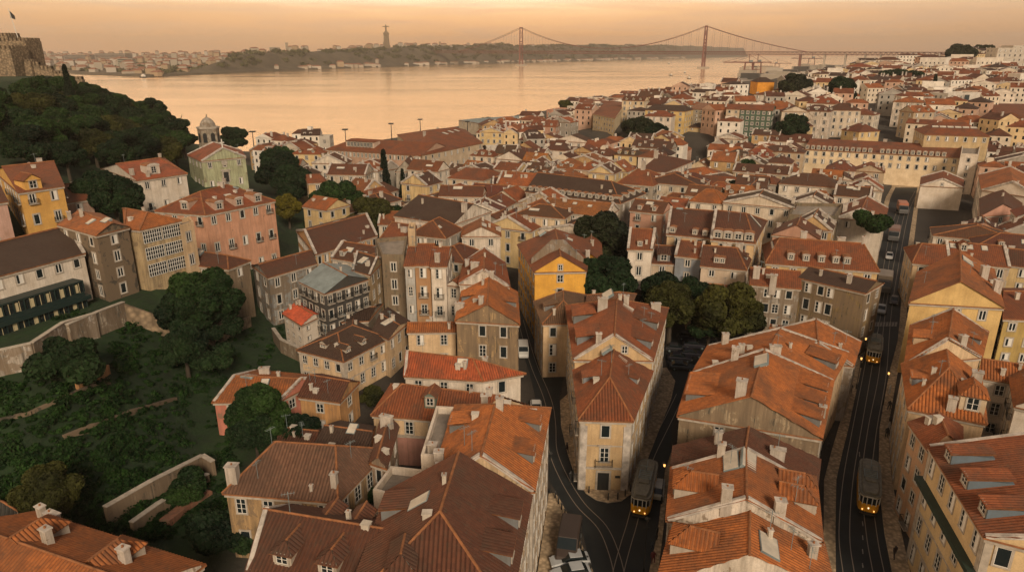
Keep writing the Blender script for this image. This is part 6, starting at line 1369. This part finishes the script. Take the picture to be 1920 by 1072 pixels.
# garden undergrowth: one sheet of shrubs nobody could count
pts = []
for i in range(2400):
    px = R.uniform(-60, 560); py = R.uniform(585, 1010)
    g = PG(px, py)
    if g[0] > lerp_tab(XB, g[1])+3 or g[1] > 128 or g[1] < 48: continue
    if any(inpoly(g[0], g[1], outset(f_, 1.2)) for f_ in FOOT if abs(f_[0][0]-g[0]) < 60): continue
    if (py < 715 and px < 210 and py > 600): continue
    r_ = R.uniform(.35,1.2)*(.5 if R.random() < .65 else 1.); pts.append((g[0], g[1], g[2]+r_*.2, r_, r_*.45))
o = link('undergrowth', quads_mesh('undergrowth', leafmass(pts, 130, .12, rnd), ['foliage']), col=(.009,.029,.007)); tag(o, 'tangled green undergrowth covering the garden slope on the left', 'undergrowth'); o['kind'] = 'stuff'
# ---------------------------------------------------------------- the houses between the named ones
FBB = [(min(p[0] for p in f_), max(p[0] for p in f_), min(p[1] for p in f_), max(p[1] for p in f_), f_) for f_ in FOOT]
def near_foot(x, y, r):
    for a, b, c, d, f_ in FBB:
        if x < a-r or x > b+r or y < c-r or y > d+r: continue
        if inpoly(x, y, outset(f_, r*.9)): return True
    return False
def seg_d(x, y, pl):
    best = 1e9
    for (x0,y0),(x1,y1) in zip(pl, pl[1:]):
        dx, dy = x1-x0, y1-y0; t = max(0, min(1, ((x-x0)*dx+(y-y0)*dy)/(dx*dx+dy*dy))); best = min(best, math.hypot(x-x0-dx*t, y-y0-dy*t))
    return best
STR = [([GP(*p) for p in [(1617,1072),(1613,850),(1632,700),(1660,560),(1685,420),(1702,345)]], 6.5),
       ([GP(*p) for p in [(1412,640),(1426,560),(1448,480),(1474,400),(1500,352)]], .8),
       ([GP(*p) for p in [(1182,440),(1241,389),(1299,330),(1329,305)]], 1.),
       ([GP(*p) for p in [(1100,1000),(1053,880),(1041,800),(1026,720),(1000,670),(985,620),(976,560),(968,520)]], 3.6),
       ([(176,322),(186,352),(204,400),(234,470)], 3.2)]
PARK = [GP(*p) for p in [(1165,700),(1330,700),(1410,650),(1410,545),(1240,505),(1130,500),(1150,560),(1262,600)]]
LOW = [GP(*p) for p in [(560,470),(560,330),(700,330),(760,430),(700,470)]]
WALLC = [('white',(.70,.63,.55)),('white',(.74,.67,.58)),('cream',(.70,.56,.38)),('pale yellow',(.66,.50,.26)),('white',(.72,.64,.56)),('beige',(.48,.38,.27)),('grey',(.36,.33,.29)),('ochre',(.52,.34,.16)),('pink',(.52,.30,.22)),('off-white',(.66,.57,.46))]
ROOFC = [('brown',RB),('dark brown',(.075,.032,.017)),('red',RM),('orange',(.30,.095,.025)),('rust red',(.16,.048,.018)),('dark brown',(.08,.032,.017)),('brown',(.12,.04,.018))]
cand = []
def add_cell(x, y, ang, w, d):
    if x < lerp_tab(XS, y)+14 if y > 372 else False: return
    p = proj(x, y, H(x,y)+8)
    if p[0] < -40 or p[0] > 1960 or p[1] > 660 or p[1] < 88: return
    if x < lerp_tab(XB, y)+5: return
    if 1500 < p[0] < 1845 and y < 330 and proj(x,y,12)[1] < 316: return
    if 590 < p[0] < 915 and proj(x,y,H(x,y)+12)[1] < lerp_tab([(600,297),(700,305),(800,306),(915,284)], p[0]) and y > 250: return
    if 1395 < p[0] < 1470 and proj(x,y,H(x,y)+14)[1] < 172: return
    if y > 500 and proj(x,y,H(x,y)+14)[1] < lerp_tab([(1380,150),(1480,136),(1600,113),(1680,103),(1750,97),(1870,88)], p[0]): return
    if p[0] < 1085 and proj(x,y,H(x,y))[1] < lerp_tab([(520,300),(600,293),(800,284),(905,264),(1030,246),(1085,238)], p[0]): return
    if near_foot(x, y, min(w,d)*.54): return
    for pl, wd in STR:
        if seg_d(x, y, pl) < wd+d*.45 and seg_d(x, y, pl) < wd+min(w,d)*.5: return
    if inpoly(x, y, PARK): return
    if inpoly(x, y, LOW) and R.random() < .35: return
    cand.append((x, y, ang, w, d))
# right-hand grid, aligned with the long streets
s_ = Vector((math.sin(math.radians(27.5)), math.cos(math.radians(27.5)))); p_ = Vector((s_.y, -s_.x))
row = 0
for t in np.arange(120, 470, 9.6):
    row += 1; skip = False
    for q_ in np.arange(-150, 330, 9.8):
        if row % 8 == 0 and q_ < -30: continue
        if skip: skip = False; continue
        big = R.random() < .22; skip = big
        x, y = s_*t+p_*(q_+(row % 2)*2.+(4.9 if big else 0)); x += R.uniform(-1,1); y += R.uniform(-1,1)
        if y > 330: continue
        # left of this line the fabric turns irregular
        if x < lerp_tab([(120,15),(250,10),(330,20)], y): continue
        add_cell(x, y, math.radians(-27.5)+R.uniform(-.04,.04), (9.4 if not big else 18.5)+R.uniform(-1.2,.3), 9.2+R.uniform(-1.4,.3))
for y0 in np.arange(118, 385, 9.2):
    for x0 in np.arange(-170, 26, 9.8):
        x, y = x0+R.uniform(-2,2)+(y0 % 20)*.3, y0+R.uniform(-2,2)
        if x >= lerp_tab([(120,15),(250,10),(330,20)], y): continue
        add_cell(x, y, R.choice((-.42,-.42,-.3,.05))+R.uniform(-.06,.06)+.12*math.sin(x*.03)+.1*math.sin(y*.02), R.choice((8.5,9.5,9.5,13.))+R.uniform(-1.,.6), 8.6+R.uniform(-1.2,.5))
far = []
for y0 in list(np.arange(332, 620, 15.))+list(np.arange(620, 1700, 26.)):
    st = 15. if y0 < 620 else 24.
    for x0 in np.arange(-60, 1400, st):
        x, y = x0+R.uniform(-3,3), y0+R.uniform(-3,3)
        if y < 385 and x < 60: continue
        n0 = len(cand); add_cell(x, y, R.choice((-.48,-.48,-.2,.3,-.7))+R.uniform(-.1,.1), st*.82+R.uniform(-2,2), st*.66+R.uniform(-1.5,1.5))
def vis(c):
    return c[3]/math.hypot(c[0], c[1])
cand.sort(key=vis, reverse=True)
nb_ = sum(1 for o in SC.objects if o.get('category') in ('house','building'))
NI = max(100, 292-nb_); print('named buildings', nb_, 'fill', len(cand), 'individual', NI, 'TR')
used = {}; recs = []
for i, (x, y, ang, w, d) in enumerate(cand[:NI]):
    hb = H(x, y); p = proj(x, y, hb+9); left = x < 15
    wn, wc = R.choice(WALLC); rn, rc = R.choice(ROOFC); rc = tuple(c*R.uniform(.85,1.15) for c in rc)
    nf = R.choice((3,3,4,4,2) if left else (3,4,4)); z = hb+nf*3.0+R.uniform(.3,1.2); rh = R.uniform(1.9,3.2)
    form = R.choice(('gabled','gabled','gabled','hipped','gabled','hipped') if not left else ('gabled','gabled','gabled','hipped'))
    ax = R.choice('xxy') if R.random() < .8 else 'y'
    if hb > 3: form = R.choice(('gabled','hipped','hipped'))
    nc = R.choice((0,1,1,2,3)); nd = R.choice((0,0,0,2,3)) if ax == 'x' else 0
    best = None
    for nm, lx, ly, ld in LAND:
        dd = math.hypot(lx-p[0], (ly-p[1])*1.6)
        if best is None or dd < best[0]: best = (dd, nm, lx, ly)
    dx, dy = p[0]-best[2], p[1]-best[3]
    rel = ('right of' if dx > 0 else 'left of') if abs(dx) > abs(dy)*1.3 else ('in front of' if dy > 0 else 'behind')
    recs.append(dict(x=x,y=y,ang=ang,w=w,d=d,z=z,rh=rh,form=form,ax=ax,nc=nc,nd=nd,wn=wn,wc=wc,rn=rn,rc=rc,nf=nf,px=p[0],py=p[1],near=best[1],rel=rel,dist=best[0]))
groups = {}
for r_ in recs: groups.setdefault((r_['wn'],r_['rn'],r_['form'],r_['rel'],r_['near']), []).append(r_)
ORD = ['nearest','second nearest','third nearest','fourth nearest','fifth nearest','sixth nearest','seventh nearest','eighth nearest']
for k, lst in groups.items():
    lst.sort(key=lambda r_: r_['dist'])
    for i, r_ in enumerate(lst):
        wn, rn, form, rel, nm = k
        base = f"{wn} house with {rn} {form} roof, "
        r_['label'] = base+(f"{ORD[min(i,7)]} {rel} the {nm}" if len(lst) > 1 else f"{rel} the {nm}")
for r_ in recs:
    a = r_['ang']; ux, uy = math.cos(a), math.sin(a); vx, vy = -uy, ux; w, d, x, y = r_['w']/2, r_['d']/2, r_['x'], r_['y']
    Q = [(x-ux*w-vx*d, y-uy*w-vy*d),(x+ux*w-vx*d, y+uy*w-vy*d),(x+ux*w+vx*d, y+uy*w+vy*d),(x-ux*w+vx*d, y-uy*w+vy*d)]
    f = (R.uniform(.25,.4),)*2 if r_['form'] == 'hipped' else (0,0)
    ch = [(R.choice((.04,.3,.7,.96)), R.uniform(.2,.8), R.choice((0,1,1,3))) + (.75,) for _ in range(r_['nc'])]
    dm = tuple((0,(i+.6)/(r_['nd']+.2),.5,1.15,1.,2.,R.choice((0,2,2)),(*[min(.6,c*1.05) for c in r_['wc']],.15)) for i in range(r_['nd']))
    sk = [(R.uniform(.2,.8), R.uniform(.2,.45), R.choice((1.,1.8,2.6)), R.choice((.8,1.2))) for _ in range(R.choice((0,1,1,2)))]
    B('house', r_['label'], 'house', Q, r_['z'], r_['rh'], r_['ax'], f, (*r_['wc'], R.uniform(.1,.6)), r_['rc'], base=None, floors=r_['nf'], chim=ch, dorm=dm, sky=sk, oh=.3, para=(R.random() < .55 and r_['form'] == 'gabled'), sp=R.choice((2.6,3.,3.4)), near=False, cor=False, balc=.06 if r_['y'] < 300 else 0, group='houses of the crowded old town', wsc=1.)
# beyond the three hundred: the remaining far houses as one mass
MW = ['town_a','town_b','town_c','town_d','town_e','town_f']; MR_ = ['troof_a','troof_b','troof_c','troof_d']
for n_, c_ in zip(MW, ((.62,.53,.42),(.74,.68,.60),(.62,.46,.26),(.52,.34,.25),(.36,.33,.29),(.70,.62,.52))): MAT[n_] = simple(n_, c_, .9, nscale=.3, namt=.3)
for n_, c_ in zip(MR_, ((.18,.053,.02),(.10,.034,.016),(.26,.08,.024),(.055,.027,.018))): MAT[n_] = simple(n_, c_, .9, nscale=.25, namt=.5)
mats = MW+MR_+['coping','glass']; m = MB()
for (x, y, ang, w, d) in cand[NI:]:
    hb = H(x, y); rg = math.hypot(x, y); T = Matrix.Translation((x,y,hb)) @ Matrix.Rotation(ang,4,'Z')
    if y < 620: h = R.choice((8,9.5,11,12,13))
    elif hb > 22: h = R.choice((8,9,11,13,15))
    else: h = R.choice((5,6,7,8))
    wi = R.choice((0,1,1,2,3,4,5,5)); ri = 6+R.choice((0,0,1,1,2,3)); w2, d2 = w/2, d/2
    if rg > 500 and R.random() < .08: # modern flat block
        m.box(-w2,w2,-d2,d2,-4,h+3,R.choice((1,5)),T); rh = 0
    else:
        m.box(-w2,w2,-d2,d2,-4,h,wi,T); rh = R.uniform(1.6,3.); o = .25; f_ = R.choice((0,0,0,w2*.5,w2*.6)); alongx = R.random() < .6
        if alongx: c = [(-w2-o,-d2-o,h),(w2+o,-d2-o,h),(w2+o,d2+o,h),(-w2-o,d2+o,h),(-w2-(o if not f_ else -f_),0,h+rh),(w2+(o if not f_ else -f_),0,h+rh)]
        else: f_ = f_*d2/w2; c = [(w2+o,-d2-o,h),(w2+o,d2+o,h),(-w2-o,d2+o,h),(-w2-o,-d2-o,h),(0,-d2-(o if not f_ else -f_),h+rh),(0,d2+(o if not f_ else -f_),h+rh)]
        c = [tuple(T @ Vector(p)) for p in c]
        m.poly([c[0],c[1],c[5],c[4]], ri); m.poly([c[2],c[3],c[4],c[5]], ri); m.poly([c[1],c[2],c[5]], ri if f_ else wi); m.poly([c[3],c[0],c[4]], ri if f_ else wi)
        if not f_ and R.random() < .6:
            for (a_, r_, b_) in ((3,4,0),(1,5,2)):
                if R.random() < .7: m.bar(c[a_],c[r_],.5,.35,10); m.bar(c[b_],c[r_],.5,.35,10)
        for _ in range(R.choice((0,1,1,2))):
            cx_, cy_ = R.uniform(-.8,.8)*w2, R.uniform(-.7,.7)*d2; m.box(cx_-.45,cx_+.45,cy_-.3,cy_+.3,h,h+rh+R.uniform(.2,1.2),10,T)
        if alongx and R.random() < .35:
            for k_ in range(R.choice((1,2,3))):
                cx_ = R.uniform(-.7,.7)*w2; m.box(cx_-.65,cx_+.65,-d2*.75,0,h,h+1.5,10,T); m.box(cx_-.35,cx_+.35,-d2*.75-.05,-d2*.7,h+.3,h+1.2,11,T)
        if R.random() < .3: m.box(-w2*R.uniform(.2,.9), w2*R.uniform(-.2,.3), -d2*.2, d2*.5, h, h+rh+R.uniform(0,1.), R.choice((1,5,0)), T)
    if rg < 1100:
        nc = max(1, int(w/2.9)); nr = max(1, int(h/3.1))
        for j in range(min(nr, 3)):
            for i in range(nc):
                xx = -w2+w*(i+.5)/nc; zt_ = h-.8-3.1*j; m.box(xx-.42,xx+.42,-d2-.05,-d2+.02,zt_-1.5,zt_,11,T)
            sx_ = -1 if x > 0 else 1
            for i in range(max(1, int(d/3.2))):
                yy = -d2+d*(i+.5)/max(1, int(d/3.2)); zt_ = h-.8-3.1*j; m.box(sx_*w2-.05,sx_*w2+.05,yy-.42,yy+.42,zt_-1.5,zt_,11,T)
o = link('distant_houses', m.mesh('distant_houses', mats)); tag(o, 'mass of smaller roofs packed behind the nearer town and up the far right hill', 'houses'); o['kind'] = 'stuff'
# pale modern blocks on the right skyline
for i, (px, py, w, h, lb) in enumerate(((1885,112,26,15,'pale stacked balcony block on the right skyline, leftmost'),(1912,112,26,17,'pale balcony block at the right edge of the skyline'),(1855,122,24,10,'pale lower slab in front of the skyline blocks'))):
    r = ray(px, py); t = 620; x, y = r[0]*t, r[1]*t; z = CZ+r[2]*t-6
    B('tower_block', lb, 'building', [(x-w/2,y-7),(x+w/2,y-9),(x+w/2,y+9),(x-w/2,y+9)], z+h, flat=True, wall=(.55,.5,.44,.1), floors=6, base=z-8, sp=4)
# ---------------------------------------------------------------- sky, sun, air, camera
SUN_AZ, SUN_EL = math.radians(165), math.radians(30)
w = bpy.data.worlds.new('World'); SC.world = w; w.use_nodes = True; nt = w.node_tree; bg = nt.nodes['Background']; out = nt.nodes['World Output']
sk = nt.nodes.new('ShaderNodeTexSky'); sk.sky_type = 'NISHITA'; sk.sun_disc = False; sk.sun_elevation = SUN_EL; sk.sun_rotation = SUN_AZ; sk.air_density = 1.5; sk.dust_density = 3.
tc = nt.nodes.new('ShaderNodeTexCoord'); sep = nt.nodes.new('ShaderNodeSeparateXYZ'); nt.links.new(tc.outputs['Generated'], sep.inputs[0])
el = sep.outputs[2]
def ramp(s, stops):
    n = nt.nodes.new('ShaderNodeValToRGB'); nt.links.new(s, n.inputs[0]); e = n.color_ramp.elements
    while len(e) < len(stops): e.new(.5)
    for q_, (p, c) in zip(e, stops): q_.position = p; q_.color = (*c, 1)
    return n.outputs[0]
# stratus layers: elevation warped by noise
mp = nt.nodes.new('ShaderNodeMapping'); mp.inputs['Scale'].default_value = (2.2, 2.2, 26.); nt.links.new(tc.outputs['Generated'], mp.inputs[0])
n1 = noise(nt, mp.outputs[0], 1.3, 5, .55, .4)
mp = nt.nodes.new('ShaderNodeMapping'); mp.inputs['Scale'].default_value = (5., 5., 60.); nt.links.new(tc.outputs['Generated'], mp.inputs[0])
n2 = noise(nt, mp.outputs[0], 1.5, 5, .6, .5)
warp = mth(nt, 'ADD', el, mth(nt, 'MULTIPLY', mth(nt, 'SUBTRACT', n1, .5), .034))
clouds = ramp(warp, [(0.,(.86,.41,.17)),(.02,(.98,.50,.21)),(.045,(1.1,.60,.27)),(.0545,(1.18,.69,.34)),(.062,(1.3,.95,.6)),(.085,(1.4,.88,.46)),(.2,(1.3,.74,.33)),(.38,(.28,.25,.23)),(.7,(.085,.105,.12)),(1.,(.06,.085,.10))])
# azimuth: brighter towards the hidden sun, grey and dim to the right and behind
az = nt.nodes.new('ShaderNodeVectorMath'); az.operation = 'DOT_PRODUCT'; nt.links.new(tc.outputs['Generated'], az.inputs[0]); az.inputs[1].default_value = (.02, 1., 0)
azv = az.outputs['Value']
tint = ramp(azv, [(0.,(.26,.33,.42)),(.12,(.28,.35,.43)),(.5,(.62,.68,.74)),(.75,(.78,.80,.84)),(.88,(.86,.88,.92)),(.97,(1.,1.,1.)),(1.,(1.03,1.02,1.))])
c = mix(nt, 1., clouds, tint, 'MULTIPLY')
c = mix(nt, mth(nt, 'MULTIPLY', rampn(nt, n2, .42, .75), .45), c, (.66,.44,.30,1))
c = mix(nt, mth(nt, 'MULTIPLY', rampn(nt, sep.outputs[0], .12, .55), .6), c, mix(nt, 1., c, (.80,.86,1.0,1), 'MULTIPLY'))
gl = mth(nt, 'MULTIPLY', rampn(nt, mth(nt, 'MULTIPLY', sep.outputs[0], -1.), .05, .8), mth(nt, 'MULTIPLY', rampn(nt, el, .09, .22), mth(nt, 'SUBTRACT', 1., rampn(nt, el, .5, .85))))  # added glow in the unseen sky at left, to light left-facing walls and slopes
ga = nt.nodes.new('ShaderNodeMix'); ga.data_type = 'RGBA'; ga.blend_type = 'ADD'; nt.links.new(gl, ga.inputs[0]); nt.links.new(c, ga.inputs[6]); ga.inputs[7].default_value = (1.5,1.0,.55,1); c = ga.outputs[2]
mm_ = nt.nodes.new('ShaderNodeMix'); mm_.data_type = 'RGBA'; mm_.blend_type = 'ADD'; mm_.inputs[0].default_value = .012
nt.links.new(c, mm_.inputs[6]); nt.links.new(sk.outputs[0], mm_.inputs[7])
nt.links.new(mm_.outputs[2], bg.inputs[0]); bg.inputs[1].default_value = 1.0
sd = bpy.data.lights.new('sun', 'SUN'); sd.energy = 3.4; sd.angle = math.radians(16); sd.color = (1.,.80,.58)  # key light set behind the camera, opposite the sky glow, to brighten facing walls
so = bpy.data.objects.new('sun', sd); COL.objects.link(so)
dirv = Vector((math.sin(SUN_AZ)*math.cos(SUN_EL), math.cos(SUN_AZ)*math.cos(SUN_EL), math.sin(SUN_EL))); so.rotation_euler = dirv.to_track_quat('Z','Y').to_euler(); so.location = (0,0,300)
m = MB(); m.box(-4700,6600,-120,9100,-12,215)
hz, hn = bpy.data.materials.new('haze_air'), None; hz.use_nodes = True; hn = hz.node_tree
for n_ in list(hn.nodes): hn.nodes.remove(n_)
ho = hn.nodes.new('ShaderNodeOutputMaterial'); pv = hn.nodes.new('ShaderNodeVolumePrincipled'); pv.inputs['Density'].default_value = HAZE; pv.inputs['Color'].default_value = (1.,.93,.85,1); pv.inputs['Anisotropy'].default_value = .35
hn.links.new(pv.outputs[0], ho.inputs['Volume'])
if HAZE > 0: setting(link('haze', m.mesh('haze', [hz])), 'stuff')
cd = bpy.data.cameras.new('camera'); cd.sensor_width = 36; cd.lens = 36*F/1920; cd.clip_end = 30000; cd.clip_start = .5
co = bpy.data.objects.new('camera', cd); COL.objects.link(co); co.location = (0,0,CZ); co.rotation_euler = (math.pi/2-TH, 0, 0); SC.camera = co
SC.view_settings.view_transform = 'Standard'; SC.view_settings.look = 'None'; SC.view_settings.exposure = .08; SC.view_settings.gamma = 1.
SC.cycles.max_bounces = 5; SC.cycles.diffuse_bounces = 2; SC.cycles.glossy_bounces = 2; SC.cycles.volume_bounces = 0; SC.cycles.transparent_max_bounces = 4
SC.cycles.use_denoising = True
SC.cycles.sample_clamp_indirect = 6.
print('objects', len(SC.objects), 'TR')
